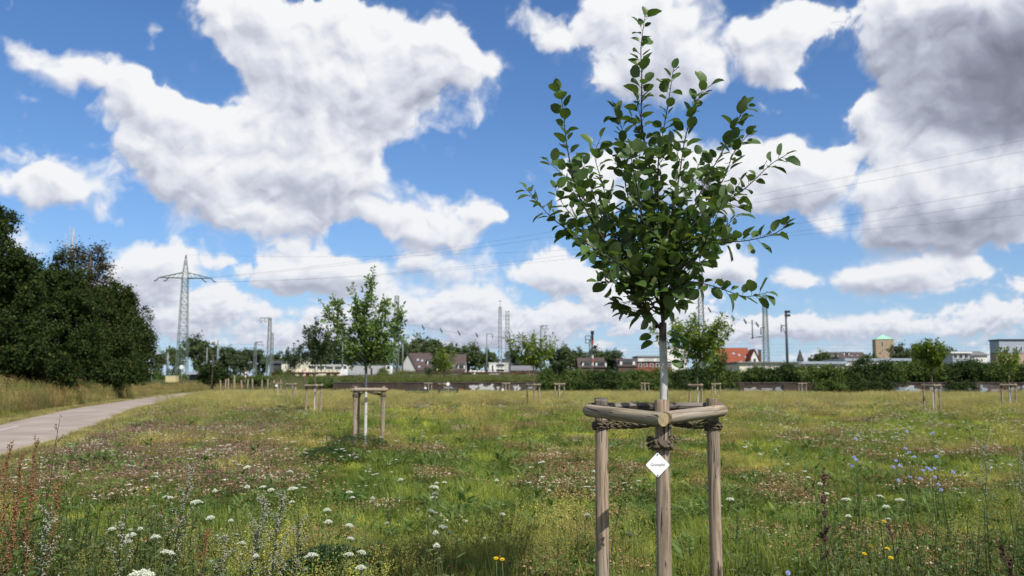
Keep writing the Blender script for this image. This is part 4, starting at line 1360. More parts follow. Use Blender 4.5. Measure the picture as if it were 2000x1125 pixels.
for pl, dz, r0 in LIMBS:
    n = len(pl)
    cum = np.concatenate([[0], np.cumsum([math.dist(pl[i], pl[i + 1]) for i in range(n - 1)])])
    cum /= cum[-1]
    pts = [lp_(px + rng.normal() * 2, py + rng.normal() * 2, dz * (c_ ** .8)) for (px, py), c_ in zip(pl, cum)]
    L = sum(np.linalg.norm(np.array(pts[i + 1]) - np.array(pts[i])) for i in range(n - 1))
    p = leafy_branch(pts, bm_, leaves, r0 * .8, .0016, .0195, .070, .22, 0, 1.0)
    # short spurs, more of them low in the crown
    k = int(L / .13)
    for i in range(k):
        f = .10 + .58 * rng.random() ** 1.7
        P = p[int(f * (len(p) - 1))]
        T = unit(p[min(len(p) - 1, int(f * (len(p) - 1)) + 2)] - P)
        dr = unit(T * .6 + rng.normal(size=3) * .75 + np.array([0, 0, .1]))
        ln = .07 + .13 * rng.random() * (1.15 - f)
        sp = [P, P + dr * ln * .5, P + dr * ln + np.array([0, 0, .02])]
        leafy_branch(sp, bm_, leaves, .0024, .0012, .026, .072, .2, 0, .9)
for q_ in range(12):
    px0, py0 = 1285 + rng.normal() * 34, 515 + rng.normal() * 38
    P = lp_(px0, py0, rng.normal() * .10)
    dr = unit(np.array([rng.normal() + (px0 - 1285) / 30, rng.normal() * .9, .1 + rng.random() * .6]))
    ln = .08 + .10 * rng.random()
    leafy_branch([P, P + dr * ln * .5, P + dr * ln + np.array([0, 0, -.01])], bm_, leaves, .0024, .0012, .022, .072, .05, .15, .9)
# a tuft of leaves on the trunk just under the fork
for px, py, dx in ((1272, 655, -1), (1302, 650, 1), (1310, 690, 1), (1275, 668, -1), (1312, 705, .6), (1306, 664, .9), (1322, 662, 1)):
    P = lp_(1295, py - 8, -.03)
    st = lp_(px, py, -.06)
    leaves.append((st, np.array([dx, -.2, -.4]), unit(np.array([.2, -.7, .6]) + rng.normal(size=3) * .2), .07, P))
lm = MB()
leaves_to_mesh(leaves, lm, .72, 4, bm_, .34, .5)
bm_.build('branches', M['twig'], apple)
lm.build('crown', M['apple_leaf'], apple)
print('apple leaves', len(leaves))

# ------------------------------------------------------------------ stake frames
def along(o, A, B):
    """put a part built along +z from the origin between two points"""
    A, B = Vector(A), Vector(B)
    o.location = A
    o.rotation_mode = 'QUATERNION'
    o.rotation_quaternion = (B - A).to_track_quat('Z', 'Y')
    return (B - A).length

def log_mesh(L, r, round_ends, mats, name, end_mat=True, sq=1.0):
    z = np.concatenate([np.linspace(0, .02, 4), np.linspace(.05, L - .05, max(4, int(L / .12))), np.linspace(L - .02, L, 4)])
    e = np.ones(len(z))
    if round_ends[0]:
        e[:4] = [.45, .75, .92, .99]
    else:
        e[:4] = [.94, .975, .99, 1]
    if round_ends[1]:
        e[-4:] = [.99, .92, .75, .45]
    else:
        e[-4:] = [1, .99, .975, .94]
    a = np.arange(20) * 2 * np.pi / 20
    ph = rng.random(4) * 6.28
    rad = r * e[:, None] * (1 + .03 * np.sin(2 * a + ph[0])[None] + .02 * np.sin(3 * a + ph[1])[None] + .02 * np.sin(z * 7 + ph[2])[:, None])
    v = np.stack([rad * np.cos(a), rad * np.sin(a) * sq, np.repeat(z[:, None], 20, 1)], -1)
    i = np.arange(len(z) - 1)[:, None] * 20
    j, k = np.arange(20)[None], (np.arange(20)[None] + 1) % 20
    f = np.stack([i + j, i + k, i + 20 + k, i + 20 + j], -1).reshape(-1, 4)
    mb_ = MB().add(v.reshape(-1, 3), f, 0, True)
    mb_.add(v[0], [tuple(range(19, -1, -1))], 1 if end_mat else 0)
    mb_.add(v[-1], [tuple(range(20))], 1 if end_mat else 0)
    return mb_

def rope_strands(mb_, path, r=.0045, n=2, twist=55.0, jit=.004):
    p, L = resample(path, .012)
    t_ = unit(np.gradient(p, axis=0))
    u = unit(np.cross(t_, np.array([.13, .21, .97])))
    w = np.cross(t_, u)
    s = np.linspace(0, L, len(p))[:, None]
    for k in range(n):
        a = s * twist + k * 2 * np.pi / n
        q_ = p + (u * np.cos(a) + w * np.sin(a)) * r * .95
        mb_.tube(q_ + rng.normal(size=q_.shape) * jit * .2, r * (.9 + .2 * rng.random(len(q_))), 5, 0, True)

def coil(c, rr, z, turns, rise, n=22):
    a = np.linspace(0, 2 * np.pi * turns, int(n * turns))
    return np.stack([c[0] + np.cos(a) * rr * (1 + .04 * np.sin(a * 2.3)), c[1] + np.sin(a) * rr, z + rise * a / (2 * np.pi) + .006 * np.sin(a * 1.7)], 1)

def make_frame(label, cx_, cy_, posts, hz, group, pr=.033, detail=True, tops=(1.315, 1.314, 1.312), mats=('wood', 'wood', 'wood'), railm=('wood_grey', 'wood_grey', 'wood_grey')):
    t = thing('tree_stakes', label, 'stake frame', (cx_, cy_, 0), 0, group)
    P = [np.array([x - cx_, y - cy_]) for x, y in posts]
    for k, p in enumerate(P):
        o = log_mesh(tops[k] + .4, pr, (False, False), None, 'post').build('post', [M[mats[k]], M['end_grain' if mats[k] != 'wood_dark' else 'wood_dark']], t)
        along(o, (p[0], p[1], -.4), (p[0] + rng.normal() * .004, p[1] + rng.normal() * .004, tops[k]))
    return t, P

PX = [((1287 - 1000) / 411, 4.25), ((1172 - 1000) / 371, 4.72), ((1388.5 - 1000) / 371, 4.72)]
fr, FP = make_frame('weathered timber frame of three round posts around the whitewashed apple trunk in front', TX, TY, PX, 1.24, 'wooden tree stake frames', mats=('wood', 'wood_dark', 'wood'))
fr.children[1].data.materials[0] = M['wood']
# the left post is darker only at its top: a short dark sleeve around its upper end
cap = log_mesh(.055, .0345, (False, False), None, 'post_top').build('post_top', [M['wood_dark'], M['wood_dark']], fr.children[1])
cap.location = (0, 0, 1.314 + .4 - .054)
def rail(A, B, off, e0, e1, r, mat, rounds, z0, z1, sq=1.0, endm='end_grain'):
    A, B = np.asarray(A), np.asarray(B)
    d_ = (B - A) / np.linalg.norm(B - A)
    nrm = np.array([d_[1], -d_[0]])
    mid = (A + B) / 2
    cen = sum(FP) / 3
    if np.dot(nrm, mid - cen) < 0:
        nrm = -nrm
    a = A + nrm * off - d_ * e0
    b_ = B + nrm * off + d_ * e1
    L = float(np.linalg.norm(b_ - a))
    o = log_mesh(L, r, rounds, None, 'rail', True, sq).build('rail', [M[mat], M[endm]], fr)
    along(o, (a[0], a[1], z0), (b_[0], b_[1], z1))
    return o
rail(FP[1], FP[0], .056, .055, .100, .0315, 'wood_grey', (True, False), 1.250, 1.226)
rail(FP[2], FP[0], .056, .012, .055, .0315, 'wood_grey', (True, False), 1.250, 1.232)
rail(FP[1], FP[2], .045, .06, .06, .030, 'wood_dark', (False, False), 1.266, 1.268, .75, 'wood_dark')
# coir rope: coils on the posts and runs to the trunk
rp = MB()
tr_xy = np.array([0, 0])
for k, p in enumerate(FP):
    zc = (1.085, 1.155, 1.150)[k]
    for q_ in range(3):
        rope_strands(rp, coil(p, .041 + .004 * (q_ % 2), zc + q_ * .014, 1.1, .008), .0043, 2, 80)
    d_ = -p / np.linalg.norm(p)
    for q_ in range(3):
        a = np.array([p[0] + d_[0] * .03 + rng.normal() * .01, p[1] + d_[1] * .03, zc + .01 + q_ * .02])
        b_ = np.array([rng.normal() * .006 + .02 * (q_ - 1), -.02 * q_ + .02, (1.14 if k == 0 else 1.20 if k == 2 else 1.185) + .008 * q_])
        mid = (a + b_) / 2 - np.array([0, 0, .012 + .006 * q_])
        rope_strands(rp, [a, (a + mid) / 2 - (0, 0, .004), mid, (mid + b_) / 2 - (0, 0, .004), b_], .0043, 2, 80)
for q_ in range(3):
    rope_strands(rp, coil((0, 0), .028, 1.14 + q_ * .022, 1.1, .012), .0043, 2, 80)
# frayed knot on the front post
for q_ in range(26):
    a0 = rng.random() * 6.28
    c = np.array([FP[0][0] + .04 * math.cos(a0), FP[0][1] + .04 * math.sin(a0), 1.09 + .05 * rng.random()])
    rope_strands(rp, [c, c + np.array([math.cos(a0), math.sin(a0), .3]) * .012 + rng.normal(size=3) * .008, c + np.array([math.cos(a0 + .7), math.sin(a0 + .7), -.4]) * .03], .004, 1, 0)
rope_strands(rp, [(FP[0][0] - .04, FP[0][1] - .045, 1.135), (FP[0][0] - .01, FP[0][1] - .06, 1.10), (FP[0][0] + .035, FP[0][1] - .052, 1.115)], .009, 2, 60)
rope_strands(rp, [(FP[0][0] - .04, FP[0][1] - .045, 1.095), (FP[0][0] + .0, FP[0][1] - .06, 1.12), (FP[0][0] + .04, FP[0][1] - .045, 1.09)], .009, 2, 60)
rp.build('rope', M['rope'], fr)

# name tag: a white square stood on its corner, screwed to the front post
tgp = at(1284.5, 908, 4.198)
tgt = thing('name_tag', 'white diamond plate reading Grünapfel screwed to the front post below the rope knot', 'sign', tgp, R(4))
hs = .0573
a = np.linspace(0, 2 * np.pi, 5)[:-1]
pts2 = []
rc = .006
for k in range(4):
    ca = math.pi / 2 * k
    cx_, cz_ = (hs - rc * 1.41) * math.cos(ca), (hs - rc * 1.41) * math.sin(ca)
    for b_ in np.linspace(-math.pi / 4, math.pi / 4, 5):
        pts2.append((cx_ + rc * math.cos(ca + b_), cz_ + rc * math.sin(ca + b_)))
MB().prism(pts2[::-1], -.001, .001).build('plate', paint('enamel_white', (.84, .85, .86), .35, 0, .03, 3), tgt)
def lettering(body, size, z, col, parent, name='lettering', x=0.0):
    cu_ = bpy.data.curves.new('lettering', 'FONT')
    cu_.body, cu_.size = body, size
    cu_.align_x, cu_.align_y = 'CENTER', 'CENTER'
    tmp = bpy.data.objects.new('tmp', cu_)
    COL.objects.link(tmp)
    dg_ = bpy.context.evaluated_depsgraph_get()
    me_ = bpy.data.meshes.new_from_object(tmp.evaluated_get(dg_))
    bpy.data.objects.remove(tmp)
    me_.materials.clear()
    me_.materials.append(col)
    o_ = bpy.data.objects.new(name, me_)
    COL.objects.link(o_)
    o_.parent = parent
    o_.location = (x, -.0016, z)
    o_.rotation_euler = (R(90), 0, 0)
    return o_
lettering('Grünapfel', .0168, .0005, paint('print_grey', (.07, .07, .075), .6, 0, .05), tgt)
for z in (.047, -.047):
    MB().tube([(0, -.0035, z), (0, -.0012, z)], .0034, 10).build('screw', M['steel_dark'], tgt)

# plainer frames for the other trees, all copies of one
frame2 = thing('tree_stakes', 'x', 'stake frame', (0, 0, 0), 0, 'wooden tree stake frames')
F2 = [np.array([math.cos(R(a_)) * .36, math.sin(R(a_)) * .36]) for a_ in (-90, 150, 30)]
for k, p in enumerate(F2):
    o = log_mesh(1.70, .043, (False, False), None, 'post').build('post', [M['wood'], M['end_grain']], frame2)
    along(o, (p[0], p[1], -.4), (p[0], p[1], 1.30))
for k in range(3):
    A, B = F2[k], F2[(k + 1) % 3]
    d_ = (B - A) / np.linalg.norm(B - A)
    nrm = unit((A + B) / 2)
    a_, b_ = A - d_ * .07 + nrm * .05, B + d_ * .07 + nrm * .05
    L = float(np.linalg.norm(b_ - a_))
    o = log_mesh(L, .040, (True, True), None, 'rail').build('rail', [M['wood_grey'], M['end_grain']], frame2)
    along(o, (a_[0], a_[1], 1.225 + .004 * k), (b_[0], b_[1], 1.225 + .004 * k))
rp = MB()
for p in F2:
    for q_ in range(3):
        rp.tube(coil(p, .052, 1.09 + q_ * .022, 1.05, .01, 12), .011, 5)
    m_ = p * .5
    rp.tube([(p[0] * .9, p[1] * .9, 1.12), (m_[0], m_[1], 1.14), (p[0] * .06, p[1] * .06, 1.19)], .012, 5)
    rp.tube([(p[0] * .9, p[1] * .9, 1.14), (m_[0], m_[1], 1.17), (p[0] * .06, p[1] * .06, 1.20)], .012, 5)
rp.build('rope', M['rope'], frame2)

# ------------------------------------------------------------------ the other young trees of the orchard
def limb_curve(P, az, el0, el1, L, n=6, wob=.05):
    """a limb that leaves at elevation el0 and ends at el1"""
    pts, q_ = [np.array(P, float)], np.array(P, float)
    for i in range(n):
        e = R(el0 + (el1 - el0) * i / (n - 1))
        d_ = np.array([math.cos(az) * math.cos(e), math.sin(az) * math.cos(e), math.sin(e)])
        q_ = q_ + d_ * L / n + rng.normal(size=3) * wob * L / n
        pts.append(q_.copy())
    return pts

def young_tree(label, px, D, top_px, half_px, crown_base, seed, leaf='young_leaf', llen=.07, nl=9, gap=.04, droop=0.0, white=1.25, detail=2, explicit=None, ratio=.55, r0=.03, dense=1.0, el=(35, 62)):
    global rng
    keep, rng = rng, np.random.default_rng(seed)
    if explicit is None:
        llen, gap = llen * 1.45, gap * .85
    x, y = (px - 1000) / FPX * D, D
    H = at(px, top_px, D)[2]
    Rw = half_px / FPX * D
    t = thing('young_tree', label, 'tree', (x, y, 0), 0, 'young orchard trees')
    cb = crown_base
    tk = MB()
    p_, _ = resample([(0, 0, -.2), (.01, 0, .5), (0, .01, cb * .8), (0, 0, cb + .1)], .15)
    tk.tube(p_, np.linspace(r0 * 1.15, r0 * .8, len(p_)), 10)
    tk.build('trunk', white if not isinstance(white, float) else bark_mat('limewashed_young_bark', (.14, .11, .09), 0, white), t)
    bm2, lv = MB(), []
    top = H
    leader = [(0, 0, cb), (.02, 0, cb + (top - cb) * .4), (-.02, .02, cb + (top - cb) * .75), (.02, 0, top - llen * .5)]
    if explicit:
        limbs = [[np.array([(a_ - px) / FPX * D, dz * i / (len(pl) - 1), at(a_, b_, D)[2]]) for i, (a_, b_) in enumerate(pl)] for pl, dz in explicit]
    else:
        limbs = [leader]
        for k in range(nl):
            az = k * 2.4 + rng.random()
            f = (k + .5) / nl
            z = cb + .05 + (top - cb) * .45 * f
            Lm = Rw * (1.25 - .5 * f) / math.cos(R(50)) * (.8 + .35 * rng.random())
            Lm = min(Lm, (top - z) * 1.2)
            limbs.append(limb_curve((0, 0, z), az, el[0] + 15 * rng.random(), el[1] + 20 * rng.random(), Lm))
    for pl in limbs:
        p = leafy_branch(pl, bm2, lv, r0 * .45, .004, gap, llen, .15, droop, .9)
        Lb = np.linalg.norm(np.diff(p, axis=0), axis=1).sum()
        for i in range(int(Lb / .13 * dense)):
            f = .12 + .75 * rng.random()
            P = p[int(f * (len(p) - 1))]
            T = unit(p[min(len(p) - 1, int(f * (len(p) - 1)) + 2)] - P)
            dr = unit(T * .7 + rng.normal(size=3) * .7)
            ln = (.10 + .28 * rng.random() * (1.2 - f)) * min(1, Rw / .6)
            leafy_branch([P, P + dr * ln * .5, P + dr * ln + np.array([0, 0, .03 - .06 * droop])], bm2, lv, .004, .002, gap * .9, llen, .1, droop, .9)
    lmb = MB()
    leaves_to_mesh(lv, lmb, ratio, detail, None, .25, .4)
    bm2.build('branches', M['twig'], t)
    lmb.build('crown', M[leaf], t)
    rng = keep
    return t

T2L = [([(716, 722), (714, 680), (712, 620), (722, 570), (728, 522)], 0.0),
       ([(716, 715), (690, 680), (668, 655), (648, 625), (636, 600), (626, 588)], -.15),
       ([(714, 705), (690, 665), (662, 640), (655, 610), (643, 575)], .25),
       ([(714, 690), (704, 650), (705, 610), (716, 580), (714, 535)], .3),
       ([(714, 690), (700, 640), (694, 600), (696, 575), (690, 556)], -.2),
       ([(717, 705), (735, 670), (750, 640), (757, 605), (752, 580)], -.25),
       ([(717, 712), (742, 680), (765, 655), (776, 620), (787, 594)], .1),
       ([(717, 712), (745, 690), (768, 675), (780, 640), (770, 590)], .35),
       ([(717, 715), (745, 700), (765, 690), (775, 670)], -.35),
       ([(715, 715), (690, 700), (668, 690), (655, 672)], .3),
       ([(716, 700), (728, 650), (738, 610), (745, 588)], .35),
       ([(716, 710), (725, 690), (735, 670), (733, 640)], -.45)]
young_tree('bushy young tree with a pale trunk, larger of the staked trees left of the middle', 716, 18.6, 520, 80, 1.95, 21, 'bright_leaf', .086, gap=.024, explicit=T2L, white=bark_mat('half_limed_bark', (.10, .105, .12), 0, 1.22), r0=.032, dense=2.9, detail=4)
ys_ = [
    ('thin dark leaved young tree with a white trunk just left of the bushy one', dict(px=617, D=38, top_px=619, half_px=38, crown_base=1.9, seed=31, leaf='dusk_leaf', llen=.095, nl=12, gap=.045, dense=1.7)),
    ('sparse dark young tree left of the taller dark leaved one', dict(px=574, D=58, top_px=670, half_px=24, crown_base=1.9, seed=32, leaf='dusk_leaf', llen=.11, nl=11, gap=.055, dense=1.5)),
    ('tiny bare looking young tree at the far left of the orchard rows', dict(px=545, D=80, top_px=712, half_px=8, crown_base=1.9, seed=33, leaf='dusk_leaf', llen=.08, nl=5, gap=.10)),
    ('drooping yellow green young tree left of the main trunk, in front of the graffiti wall', dict(px=1042, D=47, top_px=645, half_px=44, crown_base=2.0, seed=34, leaf='cherry_leaf', llen=.16, nl=12, gap=.055, droop=.5, ratio=.40, el=(28, 50))),
    ('round dark young tree right of the drooping one, before the dark bushes', dict(px=1092, D=62, top_px=709, half_px=19, crown_base=1.7, seed=35, leaf='dusk_leaf', llen=.10, nl=11, gap=.05, dense=2.0)),
    ('bright green narrow young tree in front of the dark cypress', dict(px=868, D=58, top_px=668, half_px=24, crown_base=1.7, seed=36, leaf='cherry_leaf', llen=.12, nl=10, gap=.06, droop=.2)),
    ('small dark young tree left of the bright green narrow one', dict(px=838, D=85, top_px=719, half_px=14, crown_base=1.7, seed=37, leaf='dusk_leaf', llen=.11, nl=8, gap=.07)),
    ('hardly leafed sapling right of the white graffiti patch', dict(px=988, D=85, top_px=737, half_px=6, crown_base=1.5, seed=38, leaf='young_leaf', llen=.09, nl=4, gap=.12)),
    ('yellow green drooping young tree close behind the main trunk on its right', dict(px=1360, D=42, top_px=600, half_px=62, crown_base=1.9, seed=39, leaf='cherry_leaf', llen=.16, nl=15, gap=.055, droop=.5, ratio=.40, dense=1.8, el=(25, 48))),
    ('small dark leaved young tree right behind the yellow green one', dict(px=1394, D=65, top_px=680, half_px=26, crown_base=1.5, seed=40, leaf='young_leaf', llen=.12, nl=11, gap=.055, dense=1.8)),
    ('little sapling standing before the wall below the long hedge, right of the lattice masts', dict(px=1563, D=78, top_px=722, half_px=12, crown_base=1.4, seed=41, leaf='young_leaf', llen=.10, nl=6, gap=.08)),
    ('bright round crowned young tree with upright shoots below the church tower', dict(px=1816, D=38, top_px=662, half_px=34, crown_base=1.7, seed=42, leaf='cherry_leaf', llen=.085, nl=13, gap=.035, dense=2.4)),
    ('loose pale green young tree nearest the right edge', dict(px=1965, D=45, top_px=678, half_px=27, crown_base=1.7, seed=43, leaf='cherry_leaf', llen=.09, nl=10, gap=.05, dense=1.3)),
    ('thin sapling just left of the whitewashed trunk in the distance', dict(px=1258, D=80, top_px=735, half_px=7, crown_base=1.5, seed=44, leaf='young_leaf', llen=.09, nl=5, gap=.09)),
]
for lab, kw in ys_:
    young_tree(lab, **kw)
fr_list = [
    ('stake frame with two leaning posts around the bushy young tree left of the middle', 716, 18.6, -25),
    ('stake frame around the thin dark leaved tree left of the bushy one', 617, 38, 24),
    ('stake frame around the sparse dark tree, third from the left', 574, 58, 40),
    ('stake frame around the tiny tree at the far left end of the orchard', 545, 80, 10),
    ('stake frame around the drooping yellow green tree before the graffiti wall', 1042, 47, 5),
    ('stake frame around the round dark tree before the bushes', 1092, 62, 62),
    ('stake frame around the bright green tree before the cypress', 868, 58, 12),
    ('stake frame around the small dark tree left of the cypress', 838, 85, 58),
    ('stake frame around the hardly leafed sapling right of the white graffiti', 988, 85, 65),
    ('stake frame around the yellow green tree behind the main trunk', 1360, 42, 18),
    ('stake frame around the small dark leaved tree right behind the yellow green one', 1394, 65, 75),
    ('stake frame around the little sapling below the long hedge', 1563, 78, 55),
    ('stake frame around the round bright tree below the church tower', 1816, 38, -12),
    ('stake frame around the loose pale tree at the right edge', 1965, 45, 20),
    ('stake frame just left of the main trunk in the distance', 1258, 80, 60),
]
for k, (lab, px, D, ang) in enumerate(fr_list):
    loc = ((px - 1000) / FPX * D, D, 0)
    if k == 0:
        frame2.location, frame2.rotation_euler = loc, (0, 0, R(ang))
        frame2['label'] = lab
    else:
        dup(frame2, loc, R(ang), 1.0, lab)
# small white plates on two far posts
for px, py, D, lab in ((540, 753, 79.3, 'tiny white plate on the far left stake frame'), (875, 750, 57.3, 'tiny white plate on the stake frame before the cypress'), (982, 761, 84.3, 'tiny white plate on the stake frame right of the white graffiti'), (831, 758, 84.2, 'tiny white plate on the frame of the small dark tree')):
    o = MB().prism([(0, -.14), (.14, 0), (0, .14), (-.14, 0)], -.01, .01).build('name_tag', M['white'])
    o.location = at(px, py, D)
    tag(o, lab, 'sign', 'small name plates on far stakes')

# ------------------------------------------------------------------ big trees
def clump_crown(lobes, n_clumps, per, clump_r, size, seed, shell=.55, flat=.8, up=.35):
    """leaf cards gathered in clumps spread through ellipsoid lobes"""
    r = np.random.default_rng(seed)
    vol = np.array([l[1][0] * l[1][2] for l in lobes])
    pick = r.choice(len(lobes), n_clumps, p=vol / vol.sum())
    C = np.array([l[0] for l in lobes], float)[pick]
    S = np.array([l[1] for l in lobes], float)[pick]
    dirs = unit(r.normal(size=(n_clumps, 3)))
    rad = shell + (1 - shell) * r.random((n_clumps, 1)) ** .6
    rad *= 1 + .16 * (r.random((n_clumps, 1)) - .4)
    cc = C + dirs * S * rad
    outv = unit(dirs / S)
    k = n_clumps * per
    ci = np.repeat(np.arange(n_clumps), per)
    cr_ = clump_r * (.6 + .8 * r.random(n_clumps))[ci][:, None]
    off = r.normal(size=(k, 3)) * cr_ * .5 * np.array([1, 1, flat])
    pos = cc[ci] + off
    nrm = unit(outv[ci] * .7 + np.array([0, 0, up]) + r.normal(size=(k, 3)) * .55)
    d_ = unit(np.cross(nrm, r.normal(size=(k, 3))) + np.array([0, 0, -.25]))
    ln = size * (.6 + .8 * r.random(k))
    mb_ = MB()
    add_leaves(mb_, pos - d_ * ln[:, None] * .5, d_, nrm, ln, ln * .62, 1)
    return mb_

def tree_trunk(h, r0, lean=0.0, limbs=(), seed=0):
    r = np.random.default_rng(seed)
    mb_ = MB()
    mb_.tube([(0, 0, -.5), (0, 0, .4), (lean * .4, 0, h * .5), (lean, 0, h)], [r0 * 1.35, r0, r0 * .75, r0 * .3], 10, 0, True, True, .08)
    for k in range(len(limbs)):
        a_, z0, L = limbs[k]
        P = np.array([lean * z0 / h, 0, z0])
        d_ = np.array([math.cos(a_) * .75, math.sin(a_) * .75, .7])
        mb_.tube([P, P + d_ * L * .5 + (0, 0, .1 * L), P + d_ * L + (0, 0, .35 * L)], [r0 * .5, r0 * .3, r0 * .08], 7)
    return mb_

def big_tree(label, px, D, lobes_px, leaf, n_clumps, per, clump_r, size, seed, ybase=748, group='large trees along the path', shell=.5, squash=.85, sub=0):
    x = (px - 1000) / FPX * D
    zg = float(gh(x, D))
    t = thing('tree', label, 'tree', (x, D, zg), 0, group)
    lobes = []
    hi = 1.0
    for (cx_, cy_, rx, ry, dy) in lobes_px:
        c_ = at(cx_, cy_, D)
        lobes.append(((c_[0] - x, dy, c_[2] - zg), (rx / FPX * D, rx / FPX * D * squash, ry / FPX * D)))
        hi = max(hi, c_[2] - zg)
    if sub:
        r = np.random.default_rng(seed + 500)
        fine_l = []
        for c0, s0 in lobes:
            for k in range(sub):
                d_ = unit(r.normal(size=3))
                f = .30 + .18 * r.random()
                fine_l.append((tuple(np.array(c0) + d_ * np.array(s0) * (.72 + .16 * r.random())), tuple(np.array(s0) * f)))
        lobes = fine_l
    clump_crown(lobes, n_clumps, per, clump_r, size, seed, shell).build('crown', M[leaf], t)
    tree_trunk(hi, .12 + .018 * hi, 0, [(k * 2.1, hi * (.25 + .08 * k), hi * .18) for k in range(5)], seed).build('trunk', M['bark'], t)
    return t
big_tree('large dark tree cut by the left edge, with a leafy limb sticking up', -25, 52, [(-30, 590, 95, 120, 0), (-10, 520, 55, 80, -.5), (-5, 440, 30, 32, 0), (20, 670, 75, 72, -.5), (12, 422, 18, 14, 0), (25, 520, 35, 40, -1)], 'wood_leaf', 900, 70, .40, .16, 51, shell=.75, sub=16)
big_tree('broad dark leafy tree second from the left edge', 95, 60, [(95, 610, 85, 110, 0), (55, 548, 46, 62, -.6), (115, 558, 46, 62, .4), (110, 680, 90, 58, -.6), (40, 645, 55, 88, -.5), (150, 635, 45, 66, -.8)], 'wood_leaf', 1000, 75, .42, .165, 52, shell=.75, sub=16)
big_tree('taller bronze tinged tree with an open top behind the broad dark one', 170, 80, [(150, 500, 24, 22, 0), (182, 508, 22, 20, .5), (128, 500, 14, 16, 0), (175, 600, 50, 66, 0), (208, 528, 14, 14, 0), (165, 545, 36, 36, 0), (215, 552, 10, 9, 0), (196, 490, 8, 7, 0)], 'brown_leaf', 170, 60, .70, .19, 53)
big_tree('rounded olive green tree right of the bronze tinged one', 215, 74, [(215, 640, 48, 88, 0), (212, 598, 30, 34, -.5), (235, 690, 45, 56, -.6), (195, 700, 45, 52, -.8)], 'olive_leaf', 620, 66, .46, .18, 54, shell=.75, sub=16)
big_tree('last dense tree at the right end of the dark row', 262, 94, [(258, 650, 34, 70, 0), (270, 690, 28, 58, -.5), (245, 610, 24, 34, 0), (240, 705, 35, 42, -.8)], 'olive_leaf', 560, 66, .50, .21, 55, shell=.75, sub=14)
big_tree('low dark elder bush under the left trees', 60, 54, [(55, 715, 70, 40, 0), (10, 720, 60, 40, 0), (120, 722, 50, 32, 0)], 'wood_leaf', 200, 50, .45, .17, 56, shell=.3)
big_tree('dark undergrowth bush beneath the rounded olive tree', 200, 70, [(195, 722, 50, 30, 0), (150, 722, 40, 28, 0), (240, 726, 38, 24, .5)], 'wood_leaf', 170, 46, .5, .2, 57, shell=.3)
# bleached dead branches sticking out above the bronze tree
dt = thing('dead_tree', 'bleached bare dead tree top sticking out above the dark trees', 'tree', ((132 - 1000) / FPX * 84, 84, 0))
mbd = MB()
top_ = at(132, 445, 84)[2]
mbd.tube([(0, 0, 0), (0, 0, top_ * .75), (.05, 0, top_)], [.18, .12, .04], 7)
for k, (x_, yb, yt) in enumerate(((120, 505, 455), (145, 500, 462), (128, 490, 440), (137, 480, 448), (116, 495, 470))):
    b_, e_ = at(132, yb, 84), at(x_, yt, 84)
    mbd.tube([(0, 0, b_[2]), ((e_[0] - b_[0]) * .6, 0, (b_[2] + e_[2]) / 2), (e_[0] - b_[0], 0, e_[2])], [.05, .035, .018], 5)
mbd.build('trunk', M['bark_dead'], dt)

